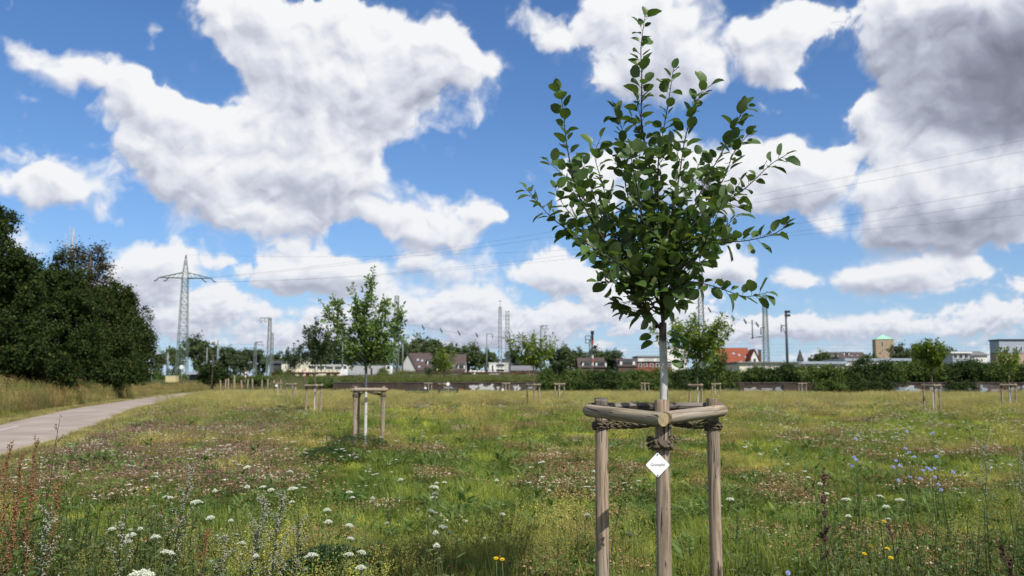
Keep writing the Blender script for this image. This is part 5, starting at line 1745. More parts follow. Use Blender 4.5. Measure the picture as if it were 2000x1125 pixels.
# ------------------------------------------------------------------ far trees behind the tracks
def far_proto(kind, seed):
    r = np.random.default_rng(seed)
    lobes = [((0, 0, 6.2), (3.4, 3.2, 3.2))]
    for k in range(6):
        a_ = k * 1.05 + r.random()
        lobes.append(((math.cos(a_) * 2.4, math.sin(a_) * 2.4, 4.2 + 3.4 * r.random()), (1.9 + r.random(), 1.9, 1.7 + .8 * r.random())))
    lobes.append(((0, 0, 2.6), (3.2, 3.0, 2.2)))
    return clump_crown(lobes, 150, 34, .8, .55, seed, .45).mesh('crown', M[kind])
protos = [far_proto('far_leaf', 61), far_proto('far_leaf', 62), far_proto('far_leaf_dark', 63)]
ft_trunk = tree_trunk(6.5, .32, 0, [(k * 2.1, 2 + .5 * k, 2.5) for k in range(4)], 5).mesh('trunk', M['bark'])
FAR = [
    (312, 690, 26, 250, 0, 'small round tree far behind, between the dark row and the pylon'),
    (346, 676, 34, 262, 0, 'rounded far tree seen through the pylon legs'),
    (393, 662, 56, 275, 0, 'broadest far tree right behind the pylon'),
    (440, 680, 46, 270, 2, 'far dark tree above the fence posts'),
    (472, 684, 44, 265, 2, 'far dark tree left of the slim post with the short right arm'),
    (508, 685, 40, 280, 2, 'far dark tree behind the two lattice masts on the left'),
    (545, 693, 34, 300, 0, 'low far tree above the dark slate building'),
    (602, 690, 44, 305, 2, 'far tree behind the long cream hall, left half'),
    (640, 668, 52, 300, 2, 'tall far dark tree behind the long cream hall, right half'),
    (682, 664, 50, 300, 2, 'tall far tree left behind the locomotive'),
    (735, 672, 56, 320, 2, 'far tree behind the middle of the locomotive'),
    (795, 668, 50, 350, 0, 'far pale tree behind the pale gable end'),
    (830, 661, 66, 355, 0, 'broad far tree above the brown roofs'),
    (880, 672, 44, 345, 0, 'far tree right of the cypress'),
    (913, 676, 52, 330, 0, 'rounded far tree right of the brown roofed houses'),
    (950, 683, 42, 335, 0, 'far tree left behind the white modern house'),
    (1005, 686, 36, 340, 2, 'dark far tree right behind the white modern house'),
    (1035, 688, 44, 345, 0, 'far tree behind the drooping yellow green young tree'),
    (1092, 679, 44, 340, 0, 'far pale tree right of the slim grey mast'),
    (1124, 681, 48, 350, 0, 'far pale tree left of the railway signal'),
    (1172, 684, 46, 365, 0, 'far tree right of the railway signal above the brown roof'),
    (1196, 686, 40, 345, 2, 'dark far tree above the low grey brown shed'),
    (1598, 689, 34, 300, 0, 'low far tree left of the solar panel roofs'),
    (1624, 692, 30, 330, 0, 'small far tree at the left end of the solar panel roofs'),
    (1760, 677, 40, 300, 0, 'far tree just right of the church tower'),
    (1788, 674, 40, 310, 2, 'far dark tree left behind the round bright young tree'),
    (1838, 680, 40, 290, 0, 'far tree right behind the round bright young tree'),
    (1700, 690, 30, 300, 0, 'low far tree at the foot of the church tower'),
]
for k, (px, yt, wpx, D, kind, lab) in enumerate(FAR):
    x = (px - 1000) / FPX * D
    zg = float(gh(x, D))
    Hh = at(px, yt, D)[2] - zg
    t = thing('tree', lab, 'tree', (x, D, zg), k * 1.7, 'far trees behind the railway')
    t.scale = (wpx / FPX * D / 7.4, wpx / FPX * D / 7.4, Hh / 9.2)
    for nm, me_ in (('crown', protos[2] if kind == 2 else protos[k % 2]), ('trunk', ft_trunk)):
        o = bpy.data.objects.new(nm, me_)
        COL.objects.link(o)
        o.parent = t
# dark bush beside the brown pole, and the dark cypress
big_tree('dense dark green bush beside the tall brown pole', 418, 119, [(418, 728, 24, 20, 0), (432, 735, 16, 14, 0), (405, 733, 15, 16, 0)], 'wood_leaf', 130, 46, .6, .26, 71, shell=.3, group='bushes around the railway')
big_tree('dark narrow cypress in front of the brown roofed houses', 858, 210, [(858, 712, 11, 24, 0), (857, 690, 9, 22, 0), (858, 735, 11, 16, 0)], 'far_leaf_dark', 170, 40, .7, .42, 72, shell=.3, group='bushes around the railway')
for k, (px, yt, wpx, D, lab) in enumerate((
        (348, 731, 60, 176, 'low green bush behind the yellow container'), (306, 728, 30, 172, 'low green bush at the end of the dark trees'), (470, 738, 60, 150, 'grassy bush on the slope behind the fence posts'),
        (508, 736, 40, 150, 'grassy bush at the foot of the lattice masts'), (548, 724, 22, 205, 'small bush before the dark slate building'), (563, 722, 16, 215, 'small bush growing on the cream station wing'),
        (640, 744, 70, 118, 'low bush on the bank left of the bushy staked tree'), (748, 719, 18, 190, 'small tree shaped bush before the locomotive cab'), (700, 744, 60, 118, 'low bush on the bank behind the bushy staked tree'), (795, 744, 60, 114, 'dark low bush at the left end of the graffiti wall'))):
    H_ = (745 - yt)
    big_tree(lab, px, D, [(px, yt + max(6, H_ * .5), wpx * .5, max(6, H_ * .55), 0), (px - wpx * .25, yt + max(7, H_ * .7), wpx * .3, max(5, H_ * .4), 0)], 'hedge_leaf', 60 + int(wpx), 36, .5, .24, 80 + k, shell=.3, group='bushes around the railway')

# ------------------------------------------------------------------ bushes growing over the wall
HEDGE = [  # px, top row, half width, hangs down to row, leaf
    (1075, 716, 22, 772, 'hedge_leaf'), (1104, 726, 22, 770, 'hedge_leaf'), (1135, 724, 24, 768, 'hedge_leaf'), (1168, 724, 24, 768, 'hedge_leaf'), (1200, 728, 24, 769, 'hedge_leaf'),
    (1234, 722, 26, 768, 'hedge_leaf'), (1266, 726, 24, 768, 'hedge_leaf'), (1302, 722, 26, 769, 'hedge_leaf'), (1336, 722, 24, 768, 'hedge_leaf'), (1372, 716, 26, 764, 'hedge_leaf'), (1408, 716, 24, 758, 'hedge_leaf'),
    (1440, 726, 24, 748, 'hedge_leaf'), (1478, 718, 24, 748, 'hedge_leaf'), (1512, 722, 22, 746, 'hedge_leaf'), (1545, 712, 28, 748, 'hedge_leaf'), (1582, 714, 26, 752, 'hedge_leaf'), (1618, 712, 28, 766, 'hedge_leaf'),
    (1654, 714, 28, 770, 'hedge_leaf'), (1690, 698, 30, 770, 'hedge_leaf'), (1728, 703, 28, 760, 'hedge_leaf'), (1766, 708, 28, 752, 'hedge_leaf'), (1802, 706, 26, 742, 'hedge_leaf'), (1840, 710, 26, 740, 'hedge_leaf'),
    (1874, 704, 28, 762, 'hedge_leaf'), (1908, 703, 28, 750, 'hedge_leaf'), (1944, 706, 28, 744, 'hedge_leaf'), (1982, 708, 28, 740, 'hedge_leaf'), (2025, 706, 32, 745, 'hedge_leaf'),
]
WORDS = {1104: 'dark bush behind the round dark young tree', 1135: 'bush on the wall below the wide brown roofed house', 1168: 'bush on the wall right of the railway signal', 1200: 'low bush on the wall below the grey brown shed',
         1266: 'bush on the wall beneath the red brick hall, touching the white trunk', 1336: 'bush just left behind the yellow green young tree', 1408: 'bush behind the small dark leaved young tree', 1440: 'low bush at the left end of the bare stretch of wall',
         1512: 'bush between the green lattice mast and the floodlight post', 1582: 'bush right of the floodlight post', 1618: 'deep hanging bush right of the dark spire', 1654: 'deep hanging bush below the solar panel terrace',
         1766: 'bush right of the church tower above the pale blue graffiti', 1802: 'bush left behind the round bright young tree', 1840: 'bush right behind the round bright young tree', 1908: 'bush on the wall below the small white hut',
         1944: 'bush left behind the loose pale young tree', 1982: 'bush right behind the loose pale young tree', 2025: 'bush on the wall cut by the right edge'}
WORDS.update({1075: 'dark rounded bush at the left end of the wall bushes', 1690: 'tallest bush on the wall, left of the church tower', 1478: 'small bush on the wall below the green lattice mast', 1545: 'leafy bush over the wall below the floodlight post',
         1728: 'bush on the wall under the church tower', 1874: 'bush hanging low over the wall left of the glass pavilion', 1372: 'bush behind the yellow green young tree', 1234: 'bush on the wall left of the main trunk', 1302: 'bush on the wall right behind the main trunk'})
for k, (px, yt, hw, yb, leaf) in enumerate(HEDGE):
    D = 95.0
    for _ in range(5):
        D = float(wall_y((px - 1000) / FPX * D)) + .5
    t_, b_ = at(px, yt, D)[2], at(px, min(yb, 766), D)[2]
    x = (px - 1000) / FPX * D
    w = hw / FPX * D
    t = thing('shrub', WORDS.get(px, 'dark leafy shrub hanging over the old wall'), 'shrub', (x, D + .6, 1.25), 0, 'shrubs growing over the old wall')
    r = np.random.default_rng(200 + k)
    top = t_ - 1.25
    lobes = [((0, .5, top * .42), (w * 1.0, 1.2, top * .50)), ((w * .4 * (r.random() - .5), .4, top * .75), (w * .6, .9, top * .27))]
    for q_ in range(3):
        lobes.append(((w * (r.random() - .5) * 1.6, -.5 + .5 * r.random(), top * (.15 + .45 * r.random())), (w * .55, .7, .40 + .35 * r.random())))
    if b_ < 1.0:
        hgt = (1.3 - b_) / 2
        for q_ in range(3):
            hh = hgt * (.5 + .5 * r.random()) if q_ else hgt
            lobes.append(((w * (q_ - 1) * .7, -1.15, .1 - hh), (w * .5, .5, hh + .2)))
    cr_ = clump_crown(lobes, 170, 46, .40, .17, 300 + k, .45)
    cr_.build('crown', M[('hedge_leaf', 'hedge_leaf_dark', 'hedge_leaf_light', 'hedge_leaf_dark', 'hedge_leaf')[(k * 7) % 5]], t)
    st = MB()
    for q_ in range(4):
        st.tube([(w * .2 * (q_ - 1.5), .4, -.4), (w * .25 * (q_ - 1.5), .3, .5), (w * .4 * (q_ - 1.5), .3, 1.1)], [.05, .035, .015], 5)
    st.build('stems', M['bark'], t)

# ------------------------------------------------------------------ meadow
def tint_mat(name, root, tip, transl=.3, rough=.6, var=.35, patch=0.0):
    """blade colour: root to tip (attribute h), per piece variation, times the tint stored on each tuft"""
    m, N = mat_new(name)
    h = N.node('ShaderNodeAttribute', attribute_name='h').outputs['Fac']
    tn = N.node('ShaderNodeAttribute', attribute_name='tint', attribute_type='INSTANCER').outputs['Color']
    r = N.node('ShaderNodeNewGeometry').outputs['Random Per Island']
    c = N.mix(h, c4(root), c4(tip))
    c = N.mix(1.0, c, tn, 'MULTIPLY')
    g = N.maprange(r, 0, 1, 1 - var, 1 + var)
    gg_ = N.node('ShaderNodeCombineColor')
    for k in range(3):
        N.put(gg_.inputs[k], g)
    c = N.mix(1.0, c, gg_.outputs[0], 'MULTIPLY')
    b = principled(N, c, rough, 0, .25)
    t = N.node('ShaderNodeBsdfTranslucent')
    N.put(t.inputs[0], N.mix(1.0, c, (1.35, 1.4, .8, 1), 'MULTIPLY'))
    mx = N.node('ShaderNodeMixShader')
    mx.inputs[0].default_value = transl
    N.put(mx.inputs[1], b.outputs[0])
    N.put(mx.inputs[2], t.outputs[0])
    N.put(N.out.inputs[0], mx.outputs[0])
    return m

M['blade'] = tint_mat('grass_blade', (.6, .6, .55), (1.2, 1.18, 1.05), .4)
M['flowerhead'] = tint_mat('clover_head', (.8, .8, .8), (1, 1, 1), .15, .8, .45)
M['thin_stem'] = paint('thin_flower_stem', (.12, .17, .05), .7)
M['petal'] = tint_mat('white_petal', (1, 1, 1), (1, 1, 1), .25, .7, .12)

class Tuft:
    """one tuft prototype: pieces with a height attribute, linked to no scene collection"""
    def __init__(self):
        self.mb, self.h = MB(), []
    def blades(self, n, rad, h0, h1, w, bend=.5, mat=0, seg=3):
        a = rng.random(n) * 6.283
        r_ = rad * np.sqrt(rng.random(n))
        base = np.stack([np.cos(a) * r_, np.sin(a) * r_, np.full(n, -.02)], 1)
        az = rng.random(n) * 6.283
        L = h0 + (h1 - h0) * rng.random(n)
        be = bend * (.2 + rng.random(n))
        d_ = np.stack([np.cos(az), np.sin(az), 0 * az], 1)
        s = np.stack([-np.sin(az), np.cos(az), 0 * az], 1)
        rows, hs_ = [], []
        for k in range(seg + 1):
            t_ = k / seg
            c = base + d_ * (L * be * t_ ** 1.8)[:, None] + np.array([0, 0, 1]) * (L * (t_ - .28 * be * t_ ** 2))[:, None]
            ww = w * (1 - t_ ** 2) * .5 + w * .05
            rows += [c - s * ww, c + s * ww]
            hs_ += [t_, t_]
        v = np.stack(rows, 1)
        q_ = np.array([[2 * k, 2 * k + 1, 2 * k + 3, 2 * k + 2] for k in range(seg)])
        f = (np.arange(n)[:, None, None] * (2 * seg + 2) + q_[None]).reshape(-1, 4)
        self.mb.add(v.reshape(-1, 3), f, mat, True)
        self.h.append(np.tile(np.array(hs_), n))
        return base, d_, L, be
    def add(self, v, f, mat=0, h=1.0, smooth=True):
        n0 = self.mb.nv
        self.mb.add(v, f, mat, smooth)
        self.h.append(np.full(self.mb.nv - n0, h) if np.isscalar(h) else np.asarray(h))
    def heads(self, P, size, flat=.75, mat=1, spikes=0):
        """little knobbly balls (octahedra) at the points P"""
        o = np.array([[1, 0, 0], [0, 1, 0], [-1, 0, 0], [0, -1, 0], [0, 0, 1], [0, 0, -.6]], float)
        f = np.array([[0, 1, 4], [1, 2, 4], [2, 3, 4], [3, 0, 4], [1, 0, 5], [2, 1, 5], [3, 2, 5], [0, 3, 5]])
        n = len(P)
        sz = size * (.7 + .6 * rng.random(n))
        v = P[:, None, :] + o[None] * np.array([1, 1, flat]) * sz[:, None, None] * (.8 + .4 * rng.random((n, 6, 1)))
        ff = (np.arange(n)[:, None, None] * 6 + f[None]).reshape(-1, 3)
        self.add(v.reshape(-1, 3), ff, mat, 1.0, False)
    def leaflets(self, n, rad, z0, z1, size, mat=0):
        a = rng.random(n) * 6.283
        r_ = rad * np.sqrt(rng.random(n))
        pos = np.stack([np.cos(a) * r_, np.sin(a) * r_, z0 + (z1 - z0) * rng.random(n)], 1)
        az = rng.random(n) * 6.283
        P, D_, U = [], [], []
        for k in range(3):
            aa = az + k * 2.094
            D_.append(np.stack([np.cos(aa), np.sin(aa), .25 + 0 * aa], 1))
            P.append(pos)
            U.append(np.tile([0, 0, 1.0], (n, 1)) + rng.normal(size=(n, 3)) * .35)
        n0 = self.mb.nv
        add_leaves(self.mb, np.concatenate(P), np.concatenate(D_), np.concatenate(U), size, size * .75, 1, mat=mat)
        k = self.mb.nv - n0
        self.h.append(np.clip(np.concatenate(self.mb.v[-1:])[:, 2] / max(z1, .01), .2, 1))
        return pos
    def leaves(self, n, rad, z, length, width, mat=0, el=.5):
        a = rng.random(n) * 6.283
        r_ = rad * np.sqrt(rng.random(n)) * .5
        pos = np.stack([np.cos(a) * r_, np.sin(a) * r_, z * rng.random(n)], 1)
        D_ = np.stack([np.cos(a), np.sin(a), el + .4 * rng.random(n)], 1)
        U = np.tile([0, 0, 1.0], (n, 1)) + rng.normal(size=(n, 3)) * .2
        add_leaves(self.mb, pos, D_, U, length * (.6 + .7 * rng.random(n)), width * (.7 + .5 * rng.random(n)), 2, mat=mat, fold=.4, curl=.9)
        self.h.append(np.full(n * 12, .75))
    def make(self, name, mats):
        me_ = self.mb.mesh(name, mats)
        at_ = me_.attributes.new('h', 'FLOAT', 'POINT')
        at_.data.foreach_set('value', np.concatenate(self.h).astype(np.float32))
        return bpy.data.objects.new(name, me_)

def tuft_short(s=1.0):
    t = Tuft(); t.blades(55, .15 * s, .05 * s, .15 * s, .0042 * s, .7); return t
def tuft_mid(s=1.0):
    t = Tuft(); t.blades(50, .14 * s, .12 * s, .30 * s, .0045 * s, .6)
    t.blades(8, .13 * s, .2 * s, .38 * s, .003 * s, .5); return t
def tuft_dry(s=1.0):
    t = Tuft()
    t.blades(26, .14 * s, .10 * s, .26 * s, .004 * s, .7)
    b, d_, L, be = t.blades(14, .13 * s, .28 * s, .50 * s, .0026 * s, .35)
    tip = b + d_ * (L * be)[:, None] + np.array([0, 0, 1]) * (L * (1 - .28 * be))[:, None]
    P = np.repeat(tip, 7, 0) + rng.normal(size=(len(tip) * 7, 3)) * np.array([.008, .008, .035]) * s
    t.heads(P, .0042 * s, 1.6, 0)
    return t
def tuft_clover(s=1.0, heads=9, hz=.14, hs=.0105):
    t = Tuft()
    t.leaflets(70, .17 * s, .02 * s, .11 * s, .019 * s)
    n = heads
    a, r_ = rng.random(n) * 6.283, .17 * s * np.sqrt(rng.random(n))
    P = np.stack([np.cos(a) * r_, np.sin(a) * r_, hz * s * (.7 + .5 * rng.random(n))], 1)
    for p in P:
        v = np.array([[p[0] - .001, p[1], 0], [p[0] + .001, p[1], 0], p + (.001, 0, 0), p - (.001, 0, 0)])
        t.add(v, np.array([[0, 1, 2, 3]]), 0, [.2, .2, .8, .8])
    t.heads(P, hs * s, .9, 1)
    return t
def tuft_weed(s=1.0):
    t = Tuft()
    t.leaves(16, .12 * s, .12 * s, .10 * s, .028 * s, 0, .5)
    t.leaflets(20, .14 * s, .02 * s, .16 * s, .022 * s)
    t.blades(14, .14 * s, .1 * s, .28 * s, .005 * s, .6)
    return t
def tuft_flower(n, s=1.0, z=.35, size=.02):
    t = Tuft()
    a, r_ = rng.random(n) * 6.283, .2 * s * np.sqrt(rng.random(n))
    P = np.stack([np.cos(a) * r_, np.sin(a) * r_, z * (.7 + .5 * rng.random(n))], 1)
    for p in P:
        v = np.array([[p[0] - .0015, p[1], 0], [p[0] + .0015, p[1], 0], p + (.001, 0, 0), p - (.001, 0, 0)])
        t.add(v, np.array([[0, 1, 2, 3]]), 0, [.3, .3, .7, .7])
        m_ = 9
        q_ = p + rng.normal(size=(m_, 3)) * np.array([size, size, size * .22]) * .5
        t.heads(q_, size * .36, .35, 1)
    return t

def scatter(name, protos_, mats, pts, idx, tint, scale, label=None, tall=None):
    """ONE object: points on the meadow that carry copies of a few tuft shapes"""
    coll = bpy.data.collections.new(name + '_shapes')
    for k, t in enumerate(protos_):
        coll.objects.link(t.make('%s_shape_%s' % (name, 'abcdefghij'[k]), mats))
    me_ = bpy.data.meshes.new(name)
    n = len(pts)
    me_.vertices.add(n)
    me_.vertices.foreach_set('co', np.asarray(pts, np.float32).ravel())
    def attr(nm, typ, val, key):
        a_ = me_.attributes.new(nm, typ, 'POINT')
        a_.data.foreach_set(key, np.ascontiguousarray(val).ravel())
    attr('turn', 'FLOAT', (rng.random(n) * 6.283).astype(np.float32), 'value')
    attr('size', 'FLOAT', np.broadcast_to(scale, (n,)).astype(np.float32), 'value')
    attr('tall', 'FLOAT', np.broadcast_to(scale if tall is None else tall, (n,)).astype(np.float32), 'value')
    attr('pick', 'INT', np.asarray(idx, np.int32), 'value')
    attr('tint', 'FLOAT_COLOR', np.concatenate([tint, np.ones((n, 1))], 1).astype(np.float32), 'color')
    o_ = bpy.data.objects.new(name, me_)
    COL.objects.link(o_)
    g = bpy.data.node_groups.new(name + '_scatter', 'GeometryNodeTree')
    g.interface.new_socket('Geometry', in_out='INPUT', socket_type='NodeSocketGeometry')
    g.interface.new_socket('Geometry', in_out='OUTPUT', socket_type='NodeSocketGeometry')
    N_ = NT(g)
    gi, go = N_.node('NodeGroupInput'), N_.node('NodeGroupOutput')
    iop = N_.node('GeometryNodeInstanceOnPoints')
    ci = N_.node('GeometryNodeCollectionInfo')
    ci.inputs['Collection'].default_value = coll
    ci.inputs['Separate Children'].default_value = True
    ci.inputs['Reset Children'].default_value = True
    def na(nm, typ):
        nd = N_.node('GeometryNodeInputNamedAttribute', data_type=typ)
        nd.inputs['Name'].default_value = nm
        return nd.outputs['Attribute']
    cxyz = N_.node('ShaderNodeCombineXYZ')
    N_.put(cxyz.inputs[2], na('turn', 'FLOAT'))
    e2r = N_.node('FunctionNodeEulerToRotation')
    N_.put(e2r.inputs[0], cxyz.outputs[0])
    sxyz_ = N_.node('ShaderNodeCombineXYZ')
    sz = na('size', 'FLOAT')
    for k in range(2):
        N_.put(sxyz_.inputs[k], sz)
    N_.put(sxyz_.inputs[2], na('tall', 'FLOAT'))
    N_.put(iop.inputs['Points'], gi.outputs[0])
    N_.put(iop.inputs['Instance'], ci.outputs[0])
    iop.inputs['Pick Instance'].default_value = True
    N_.put(iop.inputs['Instance Index'], na('pick', 'INT'))
    N_.put(iop.inputs['Rotation'], e2r.outputs[0])
    N_.put(iop.inputs['Scale'], sxyz_.outputs[0])
    N_.put(go.inputs[0], iop.outputs[0])
    md = o_.modifiers.new('scatter', 'NODES')
    md.node_group = g
    o_['kind'] = 'stuff'
    if label:
        o_['label'] = label
    return o_

def sample_field(y0, y1, dens_fn, half=.72, pad=2.5):
    """random points over the ground seen from the front, thinned with distance"""
    out = []
    edges = np.geomspace(y0, y1, 26)
    for a, b_ in zip(edges[:-1], edges[1:]):
        ym = (a + b_) / 2
        w = 2 * (half * ym + pad)
        n = int(w * (b_ - a) * dens_fn(ym))
        out.append(np.stack([(rng.random(n) - .5) * w, a + (b_ - a) * rng.random(n)], 1))
    p = np.concatenate(out)
    x, y = p[:, 0], p[:, 1]
    pr = path_right(y)
    rag = .05 + .32 * rng.random(len(x)) ** 2.5
    on_path = (x < pr - rag) & (x > pr - PATH_W + rag)
    behind = y > wall_y(np.clip(x, -21, 200)) - .3
    behind &= x > -22
    return p[~on_path & ~behind]

def zof(x, y):
    return gh(x, y) + meadow_bump(x, y)

def patches(x, y):
    A = fbm(x / 1.9 + 3, y / 2.6, 4, .55)
    B = fbm(x / 3.4 + 50, y / 4.2 + 9, 4, .55)
    C = fbm(x / 7.0 + 11, y / 9.0 + 70, 3, .5)
    return A, B, C

def mix3(a, b_, f):
    f = np.clip(f, 0, 1)[:, None]
    return np.asarray(a) * (1 - f) + np.asarray(b_) * f

# --- grass
P = sample_field(3.2, 112, lambda y: 150 * min(1, (6.0 / y)) ** 1.30 + 3.2)
x, y = P[:, 0], P[:, 1]
A, B, Cc = patches(x, y)
pr = path_right(y)
dpath = np.where(x > pr, x - pr, pr - PATH_W - x)
verge = dpath < 1.0 + .5 * A
leftbank = (x < pr - PATH_W - 1.0)
far_t = sstep(30, 70, y)
mown = sstep(.0, .16, A) * (1 - far_t)                  # bright short turf
dry = sstep(.05, .28, B + .35 * far_t)
deep = sstep(.05, .25, -B) * (1 - far_t)
tint = mix3((.24, .29, .062), (.47, .49, .088), mown)
tint = mix3(tint, (.13, .19, .038), deep)
tint = mix3(tint, (.42, .32, .15), dry * .75)
tint = mix3(tint, (.37, .36, .18), far_t * .6)
tint = mix3(tint, (.40, .335, .16), verge * .85)
near = 1 - sstep(6.0, 8.5, y)
tint = mix3(tint, (.19, .225, .052), near * .45)
tint *= (.7 + .6 * rng.random((len(P), 1))) * (1 + 1.1 * fbm(x / 1.1, y / 2.2, 3))[:, None]
idx = np.where(rng.random(len(P)) < .50 + .5 * mown - .25 * near, 0, 2)
idx = np.where(dry * rng.random(len(P)) > .42, 4, idx)
idx = np.where((far_t > .5) & (rng.random(len(P)) < .5), 4, idx)
idx = np.where(verge, 0, idx)
idx = idx + rng.integers(0, 2, len(P))
keepm = ~(leftbank & ~verge & (rng.random(len(P)) < .75))
keepm &= ~((A < -.06) & (y < 60) & (x > pr + 1) & (rng.random(len(P)) < .62))
sc_ = (1.0 + .030 * np.clip(y - 6, 0, 60)) * (.75 + .5 * rng.random(len(P)))
sc_ = np.where(verge, sc_ * .6, sc_)
tall_ = (.75 + .5 * rng.random(len(P))) * np.interp(y, [3, 7, 9, 14, 24, 60, 100], [1.25, 1.0, .70, .68, 1.05, 1.1, .8]) * (1 + 1.1 * Cc * sstep(14, 30, y) + .9 * fbm(x / 2.0 + 70, y / 3.0, 3) * sstep(14, 30, y)) * np.where(idx < 2, np.interp(y, [8, 40], [1, 1.5]), 1 - .35 * mown) * np.where(verge, .7, 1)
pts = np.stack([x, y, zof(x, y)], 1)
k_ = keepm
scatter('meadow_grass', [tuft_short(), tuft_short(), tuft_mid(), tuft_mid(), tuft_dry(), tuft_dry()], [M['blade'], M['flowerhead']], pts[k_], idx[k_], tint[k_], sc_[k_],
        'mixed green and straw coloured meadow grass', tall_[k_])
print('grass', k_.sum())

# --- clover in bands, brown and pink heads
P = sample_field(3.2, 70, lambda y: 90 * min(1, (6.0 / y)) ** 1.10 + .5)
x, y = P[:, 0], P[:, 1]
A, B, Cc = patches(x, y)
pr = path_right(y)
lefty = sstep(-.18, -.30, x / y) * sstep(9, 13, y) * (1 - sstep(34, 48, y))
lot = 1.0 * sstep(.02, .16, -A) + lefty * .8 + (1 - sstep(5, 9, y)) * .10
sel = (rng.random(len(P)) < lot * .85) & (x > pr + .8 + .6 * rng.random(len(P)))
P, x, y, lefty = P[sel], x[sel], y[sel], lefty[sel]
n = len(P)
hd = rng.random(n)
col_ = mix3((.17, .085, .038), (.37, .27, .135), hd)
col_ = mix3(col_, (.22, .115, .12), lefty * .85 * (rng.random(n) < .8))
col_ = mix3(col_, (.60, .55, .42), (rng.random(n) < .10) * .8)
# leaves use their own tint, so leaf and head live in two layers that share their points
idx = rng.integers(0, 3, n)
sc_ = (1.0 + .028 * np.clip(y - 6, 0, 60)) * (.75 + .5 * rng.random(n))
pts = np.stack([x, y, zof(x, y)], 1)
leafcol = mix3((.07, .12, .035), (.13, .18, .06), rng.random(n))
tall_ = (.75 + .5 * rng.random(n)) * np.interp(y, [3, 8, 70], [1.15, 1.0, 1.5])
def only_leaf(s=1.0):
    t = Tuft(); t.leaflets(75, .18 * s, .02 * s, .12 * s, .020 * s); return t
def only_heads(k, s=1.0, hz=.15, hs=.0105):
    t = Tuft()
    a, r_ = rng.random(k) * 6.283, .19 * s * np.sqrt(rng.random(k))
    Q = np.stack([np.cos(a) * r_, np.sin(a) * r_, hz * s * (.65 + .55 * rng.random(k))], 1)
    for p in Q:
        v = np.array([[p[0] - .001, p[1], 0], [p[0] + .001, p[1], 0], p + (.001, 0, 0), p - (.001, 0, 0)])
        t.add(v, np.array([[0, 1, 2, 3]]), 0, [.2, .2, .6, .6])
    t.heads(Q, hs * s, .9, 1)
    t.heads(Q + rng.normal(size=Q.shape) * .004, hs * s * .8, .9, 1)
    return t
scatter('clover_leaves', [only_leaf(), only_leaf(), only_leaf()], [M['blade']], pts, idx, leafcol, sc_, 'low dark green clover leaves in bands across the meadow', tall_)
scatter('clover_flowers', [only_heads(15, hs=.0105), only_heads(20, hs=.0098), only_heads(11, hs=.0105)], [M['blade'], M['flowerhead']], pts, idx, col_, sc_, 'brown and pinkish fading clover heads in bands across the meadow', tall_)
print('clover', n)

# --- broad leaved weeds close to the front
P = sample_field(3.2, 95, lambda y: 42 * min(1, (6.5 / y)) ** 2.2 + .16)
x, y = P[:, 0], P[:, 1]
sel = (rng.random(len(P)) < .35 + .65 * sstep(.05, -.2, fbm(x / 1.6 + 90, y / 1.6, 3)) * np.where(y > 14, .6, 1 - sstep(7.5, 12, y))) & (x > path_right(y) + 1.2)
P, x, y = P[sel], x[sel], y[sel]
n = len(P)
scatter('meadow_weeds', [tuft_weed(), tuft_weed(), tuft_weed(1.2)], [M['blade']], np.stack([x, y, zof(x, y)], 1), rng.integers(0, 3, n),
        mix3((.085, .15, .04), (.18, .24, .08), rng.random(n)), (.75 + .6 * rng.random(n)) * (1 + .03 * np.clip(y - 10, 0, 60)), 'broad leaved green weeds among the near grass', (.75 + .6 * rng.random(n)) * (1 + .012 * np.clip(y - 10, 0, 40)))

# --- leafy stalks that crowd the two near corners
def tuft_stalk():
    t = Tuft()
    for k in range(7):
        a_, r_ = rng.random() * 6.28, .15 * rng.random() ** .5
        b_ = np.array([math.cos(a_) * r_, math.sin(a_) * r_, 0])
        H_ = .28 + .30 * rng.random()
        ln = rng.normal(size=2) * .06
        e_ = b_ + np.array([ln[0], ln[1], H_])
        n0 = t.mb.nv
        t.mb.tube([b_ - (0, 0, .02), (b_ + e_) / 2 + (ln[0] * -.2, 0, 0), e_], [.0026, .002, .0012], 4, 0, True, False)
        t.h.append(np.full(t.mb.nv - n0, .4))
        n_ = 15
        f = .12 + .86 * rng.random(n_)
        P_ = b_ + (e_ - b_) * f[:, None]
        aa = np.arange(n_) * 2.4 + rng.random()
        D_ = np.stack([np.cos(aa), np.sin(aa), .35 + .4 * rng.random(n_)], 1)
        n0 = t.mb.nv
        add_leaves(t.mb, P_, D_, np.tile([0, 0, 1.], (n_, 1)) + rng.normal(size=(n_, 3)) * .25, (.075 - .045 * f) * (.8 + .4 * rng.random(n_)), (.020 - .010 * f), 2, .4, .8)
        t.h.append(np.full(t.mb.nv - n0, .8))
    return t
P = sample_field(3.3, 9.0, lambda y: 16.0)
x, y = P[:, 0], P[:, 1]
u = x / y
wgt = np.maximum(sstep(-.16, -.42, u), sstep(.20, .42, u) * .9) * np.where(u > 0, 1 - sstep(5.0, 6.4, y), 1 - sstep(6.2, 8.6, y)) + .10 * (1 - sstep(5.5, 7.5, y))
sel = (rng.random(len(P)) < wgt) & (x > path_right(y) + .9)
P, x, y = P[sel], x[sel], y[sel]
n = len(P)
scatter('leafy_weeds', [tuft_stalk(), tuft_stalk(), tuft_stalk(), tuft_stalk()], [M['blade']], np.stack([x, y, zof(x, y)], 1), rng.integers(0, 4, n),
        mix3((.06, .105, .032), (.15, .19, .08), rng.random(n)), .8 + .5 * rng.random(n), 'knee high leafy green weeds crowding the near meadow')

